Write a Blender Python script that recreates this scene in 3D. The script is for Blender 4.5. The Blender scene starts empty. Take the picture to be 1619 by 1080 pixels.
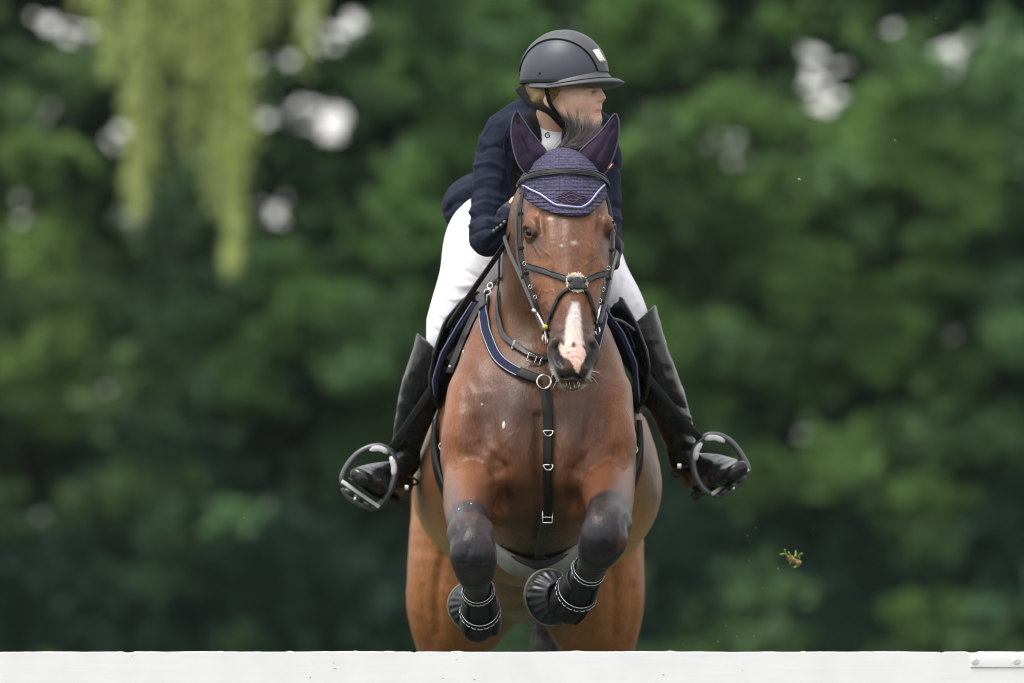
import bpy, bmesh, math, random
import numpy as np
import openvdb
from mathutils import Vector
from mathutils.bvhtree import BVHTree

# ------------------------------------------------------------------ camera, sky, sun, exposure
SC = bpy.context.scene
COL = SC.collection
random.seed(7)
RNG = np.random.default_rng(11)

CAM_Z, MID_Z, FOCAL, DIST = 1.45, 2.12, 300.0, 22.5
cam_data = bpy.data.cameras.new("Camera")
cam = bpy.data.objects.new("Camera", cam_data)
COL.objects.link(cam)
SC.camera = cam
cam_data.lens = FOCAL
cam_data.sensor_width = 36.0
cam_data.sensor_fit = 'HORIZONTAL'
cam_data.clip_start = 0.5
cam_data.clip_end = 3000.0
CP = np.array([0.0, -DIST, CAM_Z])
TILT = math.atan((MID_Z - CAM_Z) / DIST)
FWD = np.array([0.0, math.cos(TILT), math.sin(TILT)])
UPV = np.array([0.0, -math.sin(TILT), math.cos(TILT)])
cam.location = CP
cam.rotation_euler = (math.pi / 2 + TILT, 0, 0)
cam_data.dof.use_dof = True
cam_data.dof.focus_distance = 22.75
cam_data.dof.aperture_fstop = 2.9
cam_data.dof.aperture_blades = 0

world = bpy.data.worlds.new("World")
SC.world = world
world.use_nodes = True
wt = world.node_tree
for n in list(wt.nodes):
    wt.nodes.remove(n)
wo = wt.nodes.new("ShaderNodeOutputWorld")
wb = wt.nodes.new("ShaderNodeBackground")
ws = wt.nodes.new("ShaderNodeTexSky")
wh = wt.nodes.new("ShaderNodeHueSaturation")
SUN_EL, SUN_AZ = math.radians(66), math.radians(240)     # compass angle, from +Y towards +X
ws.sky_type = 'NISHITA'
ws.sun_disc = False
ws.sun_elevation = SUN_EL
ws.sun_rotation = SUN_AZ
ws.dust_density = 2.0
ws.air_density = 2.0
wh.inputs['Saturation'].default_value = 0.10             # high thin overcast: a nearly white sky
wb.inputs['Strength'].default_value = 0.15
wt.links.new(ws.outputs[0], wh.inputs['Color'])
wt.links.new(wh.outputs[0], wb.inputs['Color'])
wt.links.new(wb.outputs[0], wo.inputs['Surface'])

sun_data = bpy.data.lights.new("sun", 'SUN')
sun = bpy.data.objects.new("sun", sun_data)
COL.objects.link(sun)
sun_data.energy = 1.3
sun_data.angle = math.radians(20)
sun_data.color = (1.0, 0.965, 0.91)
sd = Vector((math.sin(SUN_AZ) * math.cos(SUN_EL), math.cos(SUN_AZ) * math.cos(SUN_EL), math.sin(SUN_EL)))
sun.rotation_euler = sd.to_track_quat('Z', 'Y').to_euler()
sun.location = sd * 60

SC.view_settings.view_transform = 'Standard'
SC.view_settings.look = 'None'
SC.view_settings.exposure = 1.0
SC.view_settings.gamma = 1.0
SC.render.engine = 'CYCLES'
SC.cycles.use_denoising = True
SC.cycles.filter_width = 1.0
SC.cycles.max_bounces = 6
SC.cycles.transparent_max_bounces = 4
SC.cycles.sample_clamp_indirect = 6.0

# ------------------------------------------------------------------ coordinates
FPX = FOCAL / 36.0 * 1619.0


def W(px, py, y):
    """photo pixel and depth (metres behind the horse's brow) to a point in the world"""
    d = FWD + np.array([1.0, 0, 0]) * ((px - 809.5) / FPX) + UPV * ((540.0 - py) / FPX)
    t = (y - CP[1]) / d[1]
    return CP + d * t


def S(y):
    return (DIST + y) / FPX


def PX(V):
    """world points (N,3) back to photo pixels"""
    R = V - CP
    f = R @ FWD
    return 809.5 + R[:, 0] / f * FPX, 540.0 - (R @ UPV) / f * FPX


def unit(v):
    v = np.asarray(v, float)
    return v / (np.linalg.norm(v) + 1e-12)


def cr(P, n):
    """Catmull-Rom through the rows of P, n steps per span"""
    P = np.asarray(P, float)
    if len(P) < 3:
        t = np.linspace(0, 1, n + 1)[:, None]
        return P[0] * (1 - t) + P[-1] * t
    Q = np.vstack([2 * P[0] - P[1], P, 2 * P[-1] - P[-2]])
    out = []
    for i in range(1, len(Q) - 2):
        p0, p1, p2, p3 = Q[i - 1], Q[i], Q[i + 1], Q[i + 2]
        for j in range(n):
            t = j / n
            out.append(0.5 * ((2 * p1) + (-p0 + p2) * t + (2 * p0 - 5 * p1 + 4 * p2 - p3) * t * t + (-p0 + 3 * p1 - 3 * p2 + p3) * t ** 3))
    out.append(P[-1])
    return np.array(out)


# ------------------------------------------------------------------ materials
def nodes_of(name):
    m = bpy.data.materials.new(name)
    m.use_nodes = True
    nt = m.node_tree
    return m, nt, nt.nodes['Principled BSDF']


def mat(name, color, rough=0.5, metal=0.0, spec=0.5, noise=0.0, nscale=40.0, bump=0.0, bscale=200.0, sheen=0.0,
        coat=0.0, sss=0.0, attr=None, stretch=(1, 1, 1), bdist=0.002, rvar=0.0, trans=0.0):
    m, nt, b = nodes_of(name)
    L = nt.links.new
    b.inputs['Base Color'].default_value = (*color, 1)
    b.inputs['Roughness'].default_value = rough
    b.inputs['Metallic'].default_value = metal
    b.inputs['Specular IOR Level'].default_value = spec
    if sheen:
        b.inputs['Sheen Weight'].default_value = sheen
        b.inputs['Sheen Roughness'].default_value = 0.4
    if coat:
        b.inputs['Coat Weight'].default_value = coat
        b.inputs['Coat Roughness'].default_value = 0.15
    if sss:
        b.inputs['Subsurface Weight'].default_value = sss
        b.inputs['Subsurface Radius'].default_value = (0.012, 0.005, 0.003)
    tc = nt.nodes.new("ShaderNodeTexCoord")
    mp = nt.nodes.new("ShaderNodeMapping")
    mp.inputs['Scale'].default_value = stretch
    L(tc.outputs['Object'], mp.inputs['Vector'])
    src = None
    if attr:
        a = nt.nodes.new("ShaderNodeAttribute")
        a.attribute_name = attr
        src = a.outputs['Color']
    if noise:
        nz = nt.nodes.new("ShaderNodeTexNoise")
        nz.inputs['Scale'].default_value = nscale
        nz.inputs['Detail'].default_value = 5
        L(mp.outputs[0], nz.inputs['Vector'])
        mr = nt.nodes.new("ShaderNodeMapRange")
        mr.inputs['From Min'].default_value = 0.25
        mr.inputs['From Max'].default_value = 0.75
        mr.inputs['To Min'].default_value = 1 - noise
        mr.inputs['To Max'].default_value = 1 + noise
        L(nz.outputs[0], mr.inputs['Value'])
        mx = nt.nodes.new("ShaderNodeMix")
        mx.data_type = 'RGBA'
        mx.blend_type = 'MULTIPLY'
        mx.inputs['Factor'].default_value = 1.0
        if src is not None:
            L(src, mx.inputs['A'])
        else:
            mx.inputs['A'].default_value = (*color, 1)
        L(mr.outputs[0], mx.inputs['B'])
        src = mx.outputs['Result']
        if rvar:
            m2 = nt.nodes.new("ShaderNodeMapRange")
            m2.inputs['To Min'].default_value = rough - rvar
            m2.inputs['To Max'].default_value = rough + rvar
            L(nz.outputs[0], m2.inputs['Value'])
            L(m2.outputs[0], b.inputs['Roughness'])
    if src is not None:
        L(src, b.inputs['Base Color'])
    if bump:
        nb = nt.nodes.new("ShaderNodeTexNoise")
        nb.inputs['Scale'].default_value = bscale
        nb.inputs['Detail'].default_value = 4
        L(mp.outputs[0], nb.inputs['Vector'])
        bp = nt.nodes.new("ShaderNodeBump")
        bp.inputs['Strength'].default_value = bump
        bp.inputs['Distance'].default_value = bdist
        L(nb.outputs[0], bp.inputs['Height'])
        L(bp.outputs[0], b.inputs['Normal'])
    return m


M = {}
M['leather'] = mat('black_leather', (0.008, 0.008, 0.009), 0.45, spec=0.22, noise=0.25, nscale=60, bump=0.25, bscale=500)
M['boot'] = mat('boot_leather', (0.007, 0.007, 0.008), 0.27, spec=0.34, noise=0.2, nscale=25, bump=0.3, bscale=60, rvar=0.12, bdist=0.003)
M['strap_grey'] = mat('worn_bridle_leather', (0.024, 0.024, 0.026), 0.36, spec=0.36, noise=0.25, nscale=70, bump=0.3, bscale=400)
M['rubber'] = mat('black_rubber', (0.009, 0.009, 0.011), 0.42, spec=.3, noise=0.3, nscale=40, bump=0.2, bscale=200)
M['steel'] = mat('polished_steel', (0.72, 0.70, 0.66), 0.22, metal=1.0, noise=0.1, nscale=90)
M['brass'] = mat('yellow_rubber', (0.62, 0.42, 0.05), 0.4, noise=0.1)
M['stirrup_dark'] = mat('stirrup_dark_alloy', (0.09, 0.093, 0.10), 0.35, metal=0.4, noise=0.15)
M['stirrup_pale'] = mat('stirrup_pale_alloy', (0.60, 0.60, 0.60), 0.4, metal=0.2, noise=0.15)
M['jacket'] = mat('navy_jacket_cloth', (0.0085, 0.0115, 0.026), 0.8, spec=0.15, noise=0.12, nscale=500, bump=0.2, bscale=900)
M['lapel'] = mat('dark_velvet_collar', (0.012, 0.012, 0.018), 0.9, spec=0.1, sheen=0.3, noise=0.2, nscale=200)
M['breeches'] = mat('white_breeches_cloth', (0.70, 0.69, 0.73), 0.75, spec=0.2, noise=0.03, nscale=60, bump=0.15, bscale=700)
M['shirt'] = mat('white_shirt_cloth', (0.80, 0.80, 0.82), 0.7, spec=0.2, noise=0.03, bump=0.15, bscale=600)
M['navy'] = mat('navy_fabric', (0.013, 0.017, 0.042), 0.8, spec=0.2, noise=0.2, nscale=200, bump=0.3, bscale=700)
M['pad_edge'] = mat('pale_blue_piping', (0.30, 0.31, 0.38), 0.6, noise=0.1)
M['lilac'] = mat('lilac_cord', (0.34, 0.33, 0.52), 0.6, noise=0.15, nscale=300, bump=0.4, bscale=900)
M['white_thread'] = mat('white_thread', (0.62, 0.62, 0.62), 0.6, noise=0.1)
M['velvet'] = mat('plum_velvet', (0.030, 0.020, 0.040), 0.85, spec=0.1, noise=0.35, nscale=45, sheen=0.12, bump=0.2, bscale=500)
M['glove'] = mat('black_glove', (0.014, 0.014, 0.016), 0.6, noise=0.2, bump=0.2, bscale=300)
M['helmet'] = mat('matte_helmet_shell', (0.036, 0.039, 0.054), 0.45, spec=0.45, noise=0.08, nscale=700, bump=0.12, bscale=1500, bdist=0.0005)
M['helmet_strip'] = mat('helmet_centre_strip', (0.060, 0.060, 0.068), 0.5, spec=0.45, noise=0.08, nscale=700, bump=0.15, bscale=1500, bdist=0.0005)
M['badge'] = mat('pearl_badge', (0.75, 0.70, 0.66), 0.25, metal=0.3, noise=0.05)
M['webbing'] = mat('black_webbing', (0.006, 0.006, 0.007), 0.6, spec=0.15, noise=0.2, bump=0.3, bscale=600)
M['fleece'] = mat('cream_sheepskin', (0.72, 0.64, 0.52), 0.95, noise=0.25, nscale=80)
M['hair'] = mat('golden_hair_net', (0.42, 0.27, 0.11), 0.6, noise=0.45, nscale=130)
M['mane'] = mat('dark_horse_hair', (0.085, 0.068, 0.070), 0.45, noise=0.5, nscale=60)
M['whisker'] = mat('pale_whisker', (0.72, 0.68, 0.58), 0.5, noise=0.1)
M['tailhair'] = mat('tail_hair', (0.05, 0.042, 0.045), 0.55, noise=0.6, nscale=30)
M['eyeball'] = mat('horse_eye', (0.010, 0.006, 0.004), 0.14, spec=0.4, noise=0.3)
M['eye_white'] = mat('human_eye', (0.30, 0.27, 0.25), 0.1, spec=0.6, noise=0.05)
M['hoof'] = mat('dark_hoof', (0.035, 0.030, 0.028), 0.45, noise=0.3, nscale=50)
M['foam'] = mat('white_foam', (0.70, 0.68, 0.64), 0.5, noise=0.05)
M['red'] = mat('dark_red_tag', (0.22, 0.018, 0.035), 0.6, noise=0.2)
M['girthgrey'] = mat('girth_rubber', (0.15, 0.155, 0.142), 0.55, noise=0.2, nscale=30, bump=0.2, bscale=150)

# knitted cotton of the ear bonnet: rows of stitches as a bump
m, nt, b = nodes_of('crochet_cotton')
tc = nt.nodes.new("ShaderNodeTexCoord")
mp = nt.nodes.new("ShaderNodeMapping")
mp.inputs['Scale'].default_value = (125, 95, 125)
vo = nt.nodes.new("ShaderNodeTexVoronoi")
vo.inputs['Scale'].default_value = 1.0
vo.inputs['Randomness'].default_value = 0.45
wv = nt.nodes.new("ShaderNodeTexWave")
wv.wave_type = 'BANDS'
wv.bands_direction = 'Z'
wv.inputs['Scale'].default_value = 30
wv.inputs['Distortion'].default_value = 1.2
ad = nt.nodes.new("ShaderNodeMath")
ad.operation = 'MULTIPLY_ADD'
ad.inputs[1].default_value = -1.0
rp = nt.nodes.new("ShaderNodeValToRGB")
rp.color_ramp.elements[0].position = 0.15
rp.color_ramp.elements[0].color = (0.064, 0.055, 0.122, 1)
rp.color_ramp.elements[1].position = 0.75
rp.color_ramp.elements[1].color = (0.012, 0.011, 0.032, 1)
bp = nt.nodes.new("ShaderNodeBump")
bp.inputs['Strength'].default_value = 0.9
bp.inputs['Distance'].default_value = 0.003
nt.links.new(tc.outputs['Object'], mp.inputs[0])
nt.links.new(mp.outputs[0], vo.inputs['Vector'])
nt.links.new(tc.outputs['Object'], wv.inputs['Vector'])
nt.links.new(vo.outputs['Distance'], ad.inputs[0])
nt.links.new(wv.outputs['Fac'], ad.inputs[2])
nt.links.new(ad.outputs[0], bp.inputs['Height'])
nt.links.new(vo.outputs['Distance'], rp.inputs[0])
nt.links.new(rp.outputs[0], b.inputs['Base Color'])
nt.links.new(bp.outputs[0], b.inputs['Normal'])
b.inputs['Roughness'].default_value = 0.8
M['crochet'] = m

M['coat'] = mat('bay_coat', (0.2, 0.08, 0.03), 0.40, spec=0.28, attr='coat', noise=0.27, nscale=170, stretch=(1, 1, 0.30),
                bump=0.55, bscale=150, bdist=0.0025, rvar=0.07)
M['skin'] = mat('skin', (0.6, 0.4, 0.3), 0.45, spec=0.4, attr='coat', noise=0.06, nscale=120, sss=0.12, bump=0.08, bscale=800)


# ------------------------------------------------------------------ objects
def tag(o, label=None, cat=None, group=None, kind=None):
    if label:
        o['label'] = label
    if cat:
        o['category'] = cat
    if group:
        o['group'] = group
    if kind:
        o['kind'] = kind
    return o


def empty(name, loc, label, cat, group=None):
    o = bpy.data.objects.new(name, None)
    COL.objects.link(o)
    o.location = loc
    o.empty_display_size = 0.05
    return tag(o, label, cat, group)


def mesh_obj(name, V, F, material, parent=None, smooth=True, colors=None):
    me = bpy.data.meshes.new(name)
    V = np.asarray(V, np.float32)
    if isinstance(F, np.ndarray):
        n, k = F.shape
        me.vertices.add(len(V))
        me.vertices.foreach_set('co', V.ravel())
        me.loops.add(n * k)
        me.loops.foreach_set('vertex_index', F.astype(np.int32).ravel())
        me.polygons.add(n)
        me.polygons.foreach_set('loop_start', np.arange(0, n * k, k, dtype=np.int32))
        me.update(calc_edges=True)
        me.validate()
    else:
        me.from_pydata([tuple(map(float, v)) for v in V], [], [tuple(int(i) for i in f) for f in F])
        me.update()
    me.polygons.foreach_set('use_smooth', np.full(len(me.polygons), smooth))
    if colors is not None:
        a = me.attributes.new('coat', 'FLOAT_COLOR', 'POINT')
        c = np.ones((len(V), 4), np.float32)
        c[:, :3] = colors
        a.data.foreach_set('color', c.ravel())
    if material is not None:
        me.materials.append(material)
    o = bpy.data.objects.new(name, me)
    COL.objects.link(o)
    if parent is not None:
        o.parent = parent
        l = np.array(parent_world(parent))
        o.location = -l
    return o


def parent_world(p):
    l = Vector((0, 0, 0))
    while p is not None:
        l = l + Vector(p.location)
        p = p.parent
    return l


class MB:
    """collects pieces of one mesh"""
    def __init__(s):
        s.V, s.F, s.n = [], [], 0

    def add(s, V, F):
        V = np.asarray(V, float)
        s.V.append(V)
        s.F += [tuple(i + s.n for i in f) for f in F]
        s.n += len(V)
        return s

    def sweep(s, P, sect, U, close=True, cap=True, scale=None):
        """section (k,2) swept along P; U gives the first section axis at each point"""
        P = np.asarray(P, float)
        n, k = len(P), len(sect)
        T = np.gradient(P, axis=0) if not (close == 'loop') else (np.roll(P, -1, 0) - np.roll(P, 1, 0))
        V = []
        for i in range(n):
            t = unit(T[i])
            u = unit(U[i] - t * np.dot(U[i], t))
            w = np.cross(t, u)
            sc = 1.0 if scale is None else scale[i]
            for (a, c) in sect:
                V.append(P[i] + (u * a + w * c) * sc)
        F = []
        m_ = n if close == 'loop' else n - 1
        for i in range(m_):
            i2 = (i + 1) % n
            for j in range(k):
                j2 = (j + 1) % k
                F.append((i * k + j, i * k + j2, i2 * k + j2, i2 * k + j))
        if cap and close != 'loop':
            F.append(tuple(range(k))[::-1])
            F.append(tuple((n - 1) * k + j for j in range(k)))
        return s.add(V, F)

    def tube(s, P, r, k=8, close=True, rr=None):
        P = np.asarray(P, float)
        T = np.gradient(P, axis=0)
        u = np.cross(unit(T[0]), (0.31, 0.17, 0.93))
        U = []
        for i in range(len(P)):
            t = unit(T[i])
            u = unit(u - t * np.dot(u, t))
            U.append(u)
        a = np.linspace(0, 2 * math.pi, k, endpoint=False)
        sect = np.stack([np.cos(a), np.sin(a)], 1) * r
        return s.sweep(P, sect, U, close=close, scale=rr)

    def ring(s, c, ax, r, tr, n=24, k=6, squash=1.0):
        ax = unit(ax)
        u = unit(np.cross(ax, (0.2, 0.1, 0.97)))
        w = np.cross(ax, u)
        P = [np.asarray(c) + r * (u * math.cos(a) + w * squash * math.sin(a)) for a in np.linspace(0, 2 * math.pi, n, endpoint=False)]
        a = np.linspace(0, 2 * math.pi, k, endpoint=False)
        return s.sweep(P, np.stack([np.cos(a), np.sin(a)], 1) * tr, [ax] * n, close='loop')

    def ellipsoid(s, c, r, R=None, nu=16, nv=10):
        R = np.eye(3) if R is None else np.asarray(R)
        V, F = [], []
        for i in range(nv + 1):
            th = math.pi * i / nv
            for j in range(nu):
                ph = 2 * math.pi * j / nu
                p = np.array([r[0] * math.sin(th) * math.cos(ph), r[1] * math.sin(th) * math.sin(ph), r[2] * math.cos(th)])
                V.append(np.asarray(c) + p @ R)
        for i in range(nv):
            for j in range(nu):
                F.append((i * nu + j, (i + 1) * nu + j, (i + 1) * nu + (j + 1) % nu, i * nu + (j + 1) % nu))
        return s.add(V, F)

    def box(s, c, h, R=None, bev=0.0):
        R = np.eye(3) if R is None else np.asarray(R)
        if bev <= 0:
            V = [np.asarray(c) + np.array([sx * h[0], sy * h[1], sz * h[2]]) @ R for sx in (-1, 1) for sy in (-1, 1) for sz in (-1, 1)]
            return s.add(V, [(0, 1, 3, 2), (4, 6, 7, 5), (0, 4, 5, 1), (2, 3, 7, 6), (0, 2, 6, 4), (1, 5, 7, 3)])
        bm = bmesh.new()
        bmesh.ops.create_cube(bm, size=2)
        for v in bm.verts:
            v.co = Vector((v.co[0] * h[0], v.co[1] * h[1], v.co[2] * h[2]))
        bmesh.ops.bevel(bm, geom=list(bm.edges), offset=bev, segments=2, affect='EDGES', profile=0.7)
        bm.verts.index_update()
        V = [np.asarray(c) + np.array(v.co) @ R for v in bm.verts]
        F = [[v.index for v in f.verts] for f in bm.faces]
        bm.free()
        return s.add(V, F)

    def build(s, name, material, parent=None, smooth=True):
        return mesh_obj(name, np.vstack(s.V), s.F, material, parent, smooth)


def rrect(w, t, n=2):
    """rounded strap section, half width w, half thickness t"""
    r = min(w, t) * 0.8
    pts = []
    for (cx, cy, a0) in ((w - r, t - r, 0), (-(w - r), t - r, 90), (-(w - r), -(t - r), 180), (w - r, -(t - r), 270)):
        for j in range(n + 1):
            a = math.radians(a0 + 90 * j / n)
            pts.append((cx + r * math.cos(a), cy + r * math.sin(a)))
    return np.array(pts)


# ------------------------------------------------------------------ sculpting with distance fields
BIG = 0.06


class Field:
    def __init__(s, ax, ay, az):
        s.A = [np.asarray(a, np.float32) for a in (ax, ay, az)]
        s.D = np.full([len(a) for a in s.A], BIG, np.float32)

    def sub(s, lo, hi):
        sl = []
        for a, l, h in zip(s.A, lo, hi):
            i, j = np.searchsorted(a, l), np.searchsorted(a, h)
            sl.append(slice(max(0, i - 1), min(len(a), j + 1)))
        return tuple(sl)

    def grid(s, sl):
        x, y, z = s.A[0][sl[0]], s.A[1][sl[1]], s.A[2][sl[2]]
        return x[:, None, None], y[None, :, None], z[None, None, :]

    def mix(s, sl, d, k, mode):
        D = s.D[sl]
        if mode == 'add':
            if k <= 0:
                np.minimum(D, d, out=D)
            else:
                h = np.maximum(k - np.abs(D - d), 0) / k
                D[...] = np.minimum(D, d) - h * h * (k * 0.25)
        else:
            h = np.maximum(k - np.abs(D + d), 0) / max(k, 1e-6)
            D[...] = np.maximum(D, -d) + h * h * (k * 0.25)

    def ell(s, c, r, R=None, k=0.01, mode='add'):
        """ellipsoid, axes are the rows of R"""
        c = np.asarray(c, float)
        R = np.eye(3) if R is None else np.asarray(R, float)
        e = np.sqrt(((R.T * np.asarray(r)) ** 2).sum(1)) + 0.03 + k
        sl = s.sub(c - e, c + e)
        if any(q.stop <= q.start for q in sl):
            return
        X, Y, Z = s.grid(sl)
        X, Y, Z = X - np.float32(c[0]), Y - np.float32(c[1]), Z - np.float32(c[2])
        k0 = 0
        k1 = 0
        for i in range(3):
            o = np.float32(R[i, 0]) * X + np.float32(R[i, 1]) * Y + np.float32(R[i, 2]) * Z
            q = o * np.float32(1 / r[i])
            k0 = k0 + q * q
            q = q * np.float32(1 / r[i])
            k1 = k1 + q * q
        k0 = np.sqrt(k0)
        d = k0 * (k0 - 1) / np.sqrt(k1 + 1e-9)
        s.mix(sl, d, k, mode)

    def loft(s, st, u=(1, 0, 0), k=0.03, sub=4, cap=(0.8, 0.8), mode='add'):
        """st rows: x y z ru rv in metres; tapered elliptical body with rounded ends"""
        st = cr(np.asarray(st, float), sub)
        P, ru, rv = st[:, :3], np.maximum(st[:, 3], 1e-3), np.maximum(st[:, 4], 1e-3)
        R = max(ru.max(), rv.max()) + 0.035 + k
        sl = s.sub((P - R).min(0), (P + R).max(0))
        if any(q.stop <= q.start for q in sl):
            return
        T = np.full([q.stop - q.start for q in sl], BIG * 2, np.float32)
        off = [q.start for q in sl]
        u = np.asarray(u, float)
        for i in range(len(P) - 1):
            a, b = P[i], P[i + 1]
            ab = b - a
            L = np.linalg.norm(ab)
            if L < 1e-6:
                continue
            w = ab / L
            uu = unit(u - w * np.dot(u, w))
            vv = np.cross(w, uu)
            rm = max(ru[i], ru[i + 1], rv[i], rv[i + 1]) + 0.035 + k
            s2 = s.sub(np.minimum(a, b) - rm, np.maximum(a, b) + rm)
            if any(q.stop <= q.start for q in s2):
                continue
            X, Y, Z = s.grid(s2)
            X, Y, Z = X - np.float32(a[0]), Y - np.float32(a[1]), Z - np.float32(a[2])
            ow = np.float32(w[0]) * X + np.float32(w[1]) * Y + np.float32(w[2]) * Z
            t = np.clip(ow / np.float32(L), 0, 1)
            ow = ow - t * np.float32(L)
            ou = np.float32(uu[0]) * X + np.float32(uu[1]) * Y + np.float32(uu[2]) * Z
            ov = np.float32(vv[0]) * X + np.float32(vv[1]) * Y + np.float32(vv[2]) * Z
            iu = 1 / (np.float32(ru[i]) + t * np.float32(ru[i + 1] - ru[i]))
            iv = 1 / (np.float32(rv[i]) + t * np.float32(rv[i + 1] - rv[i]))
            c = 1.0
            if i == 0:
                c = cap[0]
            if i == len(P) - 2:
                c = cap[1]
            iw = np.maximum(iu, iv) / np.float32(c)
            a1, a2, a3 = ou * iu, ov * iv, ow * iw
            k0 = np.sqrt(a1 * a1 + a2 * a2 + a3 * a3)
            a1 *= iu
            a2 *= iv
            a3 = a3 * iw
            d = k0 * (k0 - 1) / np.sqrt(a1 * a1 + a2 * a2 + a3 * a3 + 1e-9)
            loc = tuple(slice(q.start - o, q.stop - o) for q, o in zip(s2, off))
            np.minimum(T[loc], d, out=T[loc])
        s.mix(sl, T, k, mode)

    def mesh(s):
        D = np.clip(s.D, -BIG, BIG)
        D[0], D[-1] = BIG, BIG
        D[:, 0], D[:, -1] = BIG, BIG
        D[:, :, 0], D[:, :, -1] = BIG, BIG
        g = openvdb.FloatGrid(BIG)
        g.copyFromArray(D, tolerance=1e-7)
        P, Q = g.convertToQuads(0.0)
        V = np.stack([np.interp(P[:, i], np.arange(len(s.A[i])), s.A[i]) for i in range(3)], 1)
        Q = np.asarray(Q)
        # outward winding
        a = V[Q[:, 0]]
        n = np.cross(V[Q[:, 1]] - a, V[Q[:, 2]] - a)
        c = a @ np.eye(3)
        vol = (n * (c - V.mean(0))).sum()
        if vol < 0:
            Q = Q[:, ::-1]
        return V, np.ascontiguousarray(Q)


def axis(parts):
    """parts: (start, stop, step) runs joined end to end"""
    out = []
    for a, b, st in parts:
        n = max(2, int(round((b - a) / st)))
        out.append(np.linspace(a, b, n, endpoint=False))
    out.append([parts[-1][1]])
    return np.concatenate(out)


def st(rows):
    """rows (px, py, y, ru_px, rv_px) to world stations"""
    out = []
    for r in rows:
        p = W(r[0], r[1], r[2])
        out.append([*p, r[3] * S(r[2]), r[4] * S(r[2])])
    return out


def vnormals(V, Q):
    n = np.cross(V[Q[:, 2]] - V[Q[:, 0]], V[Q[:, 3]] - V[Q[:, 1]])
    N = np.zeros_like(V)
    for i in range(4):
        for c in range(3):
            N[:, c] += np.bincount(Q[:, i], n[:, c], len(V))
    return N / (np.linalg.norm(N, axis=1, keepdims=True) + 1e-12)


def relax(V, Q, it=2, f=0.5):
    E = np.vstack([Q[:, [0, 1]], Q[:, [1, 2]], Q[:, [2, 3]], Q[:, [3, 0]]])
    n = len(V)
    deg = np.bincount(E[:, 0], minlength=n) + np.bincount(E[:, 1], minlength=n)
    for _ in range(it):
        A = np.zeros_like(V)
        for c in range(3):
            A[:, c] = np.bincount(E[:, 0], V[E[:, 1], c], n) + np.bincount(E[:, 1], V[E[:, 0], c], n)
        V = V + f * (A / deg[:, None] - V)
    return V


def pdist(px, py, line):
    """distance in photo pixels from vertices to a polyline"""
    L = np.asarray(line, float)
    best = np.full(len(px), 1e9)
    for a, b in zip(L[:-1], L[1:]):
        d = b - a
        t = np.clip(((px - a[0]) * d[0] + (py - a[1]) * d[1]) / max(d @ d, 1e-9), 0, 1)
        best = np.minimum(best, (px - a[0] - t * d[0]) ** 2 + (py - a[1] - t * d[1]) ** 2)
    return np.sqrt(best)


def inpoly(px, py, poly):
    poly = np.asarray(poly, float)
    ins = np.zeros(len(px), bool)
    j = len(poly) - 1
    for i in range(len(poly)):
        xi, yi = poly[i]
        xj, yj = poly[j]
        c = ((yi > py) != (yj > py)) & (px < (xj - xi) * (py - yi) / (yj - yi + 1e-12) + xi)
        ins ^= c
        j = i
    return ins


class Sculpt:
    """vertex strokes given in the front view, limited to camera-side vertices"""
    def __init__(s, V, Q):
        s.V, s.Q = V, Q
        s.N = vnormals(V, Q)
        s.px, s.py = PX(V)
        s.C = None

    def refresh(s):
        s.N = vnormals(s.V, s.Q)
        s.px, s.py = PX(s.V)

    def gate(s, y0, y1, back=False):
        g = (s.V[:, 1] > y0) & (s.V[:, 1] < y1)
        return g if back else g & (s.N[:, 1] < 0.25)

    def stroke(s, line, r, amp, y0=-9, y1=9):
        L = np.asarray(line, float)
        cand = s.gate(y0, y1) & (s.px > L[:, 0].min() - 3 * r) & (s.px < L[:, 0].max() + 3 * r) & (s.py > L[:, 1].min() - 3 * r) & (s.py < L[:, 1].max() + 3 * r)
        i = np.nonzero(cand)[0]
        if len(i) == 0:
            return
        d = pdist(s.px[i], s.py[i], cr(L, 6) if len(L) > 2 else L)
        w = np.exp(-(d / r) ** 2)
        s.V[i] += s.N[i] * (amp * w)[:, None]

    def paint(s, c, px, py, rx, ry, a=1.0, rot=0.0, y0=-9, y1=9, soft=2.0, back=True):
        i = np.nonzero(s.gate(y0, y1, back))[0]
        ct, sn = math.cos(rot), math.sin(rot)
        dx, dy = s.px[i] - px, s.py[i] - py
        q = ((dx * ct + dy * sn) / rx) ** 2 + ((-dx * sn + dy * ct) / ry) ** 2
        w = (a * np.exp(-q ** (soft / 2)))[:, None]
        s.C[i] = s.C[i] * (1 - w) + np.array(c) * w

    def paint_line(s, c, line, r, a=1.0, y0=-9, y1=9, back=False):
        i = np.nonzero(s.gate(y0, y1, back))[0]
        d = pdist(s.px[i], s.py[i], line)
        w = (a * np.exp(-(d / r) ** 2))[:, None]
        s.C[i] = s.C[i] * (1 - w) + np.array(c) * w


def vnoise(P, scale, seed=0):
    """smooth value noise on points (N,3)"""
    r = np.random.default_rng(seed)
    T = r.random((32, 32, 32)).astype(np.float32)
    q = P * scale
    i = np.floor(q).astype(int)
    f = q - i
    f = f * f * (3 - 2 * f)
    out = 0
    for a in (0, 1):
        for b_ in (0, 1):
            for c in (0, 1):
                w = (f[:, 0] if a else 1 - f[:, 0]) * (f[:, 1] if b_ else 1 - f[:, 1]) * (f[:, 2] if c else 1 - f[:, 2])
                out = out + w * T[(i[:, 0] + a) % 32, (i[:, 1] + b_) % 32, (i[:, 2] + c) % 32]
    return out
M['hairnet'] = None
m, nt, b = nodes_of('netted_hair')
tc = nt.nodes.new("ShaderNodeTexCoord")
vo = nt.nodes.new("ShaderNodeTexVoronoi")
vo.feature = 'DISTANCE_TO_EDGE'
vo.inputs['Scale'].default_value = 230
rp = nt.nodes.new("ShaderNodeValToRGB")
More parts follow.
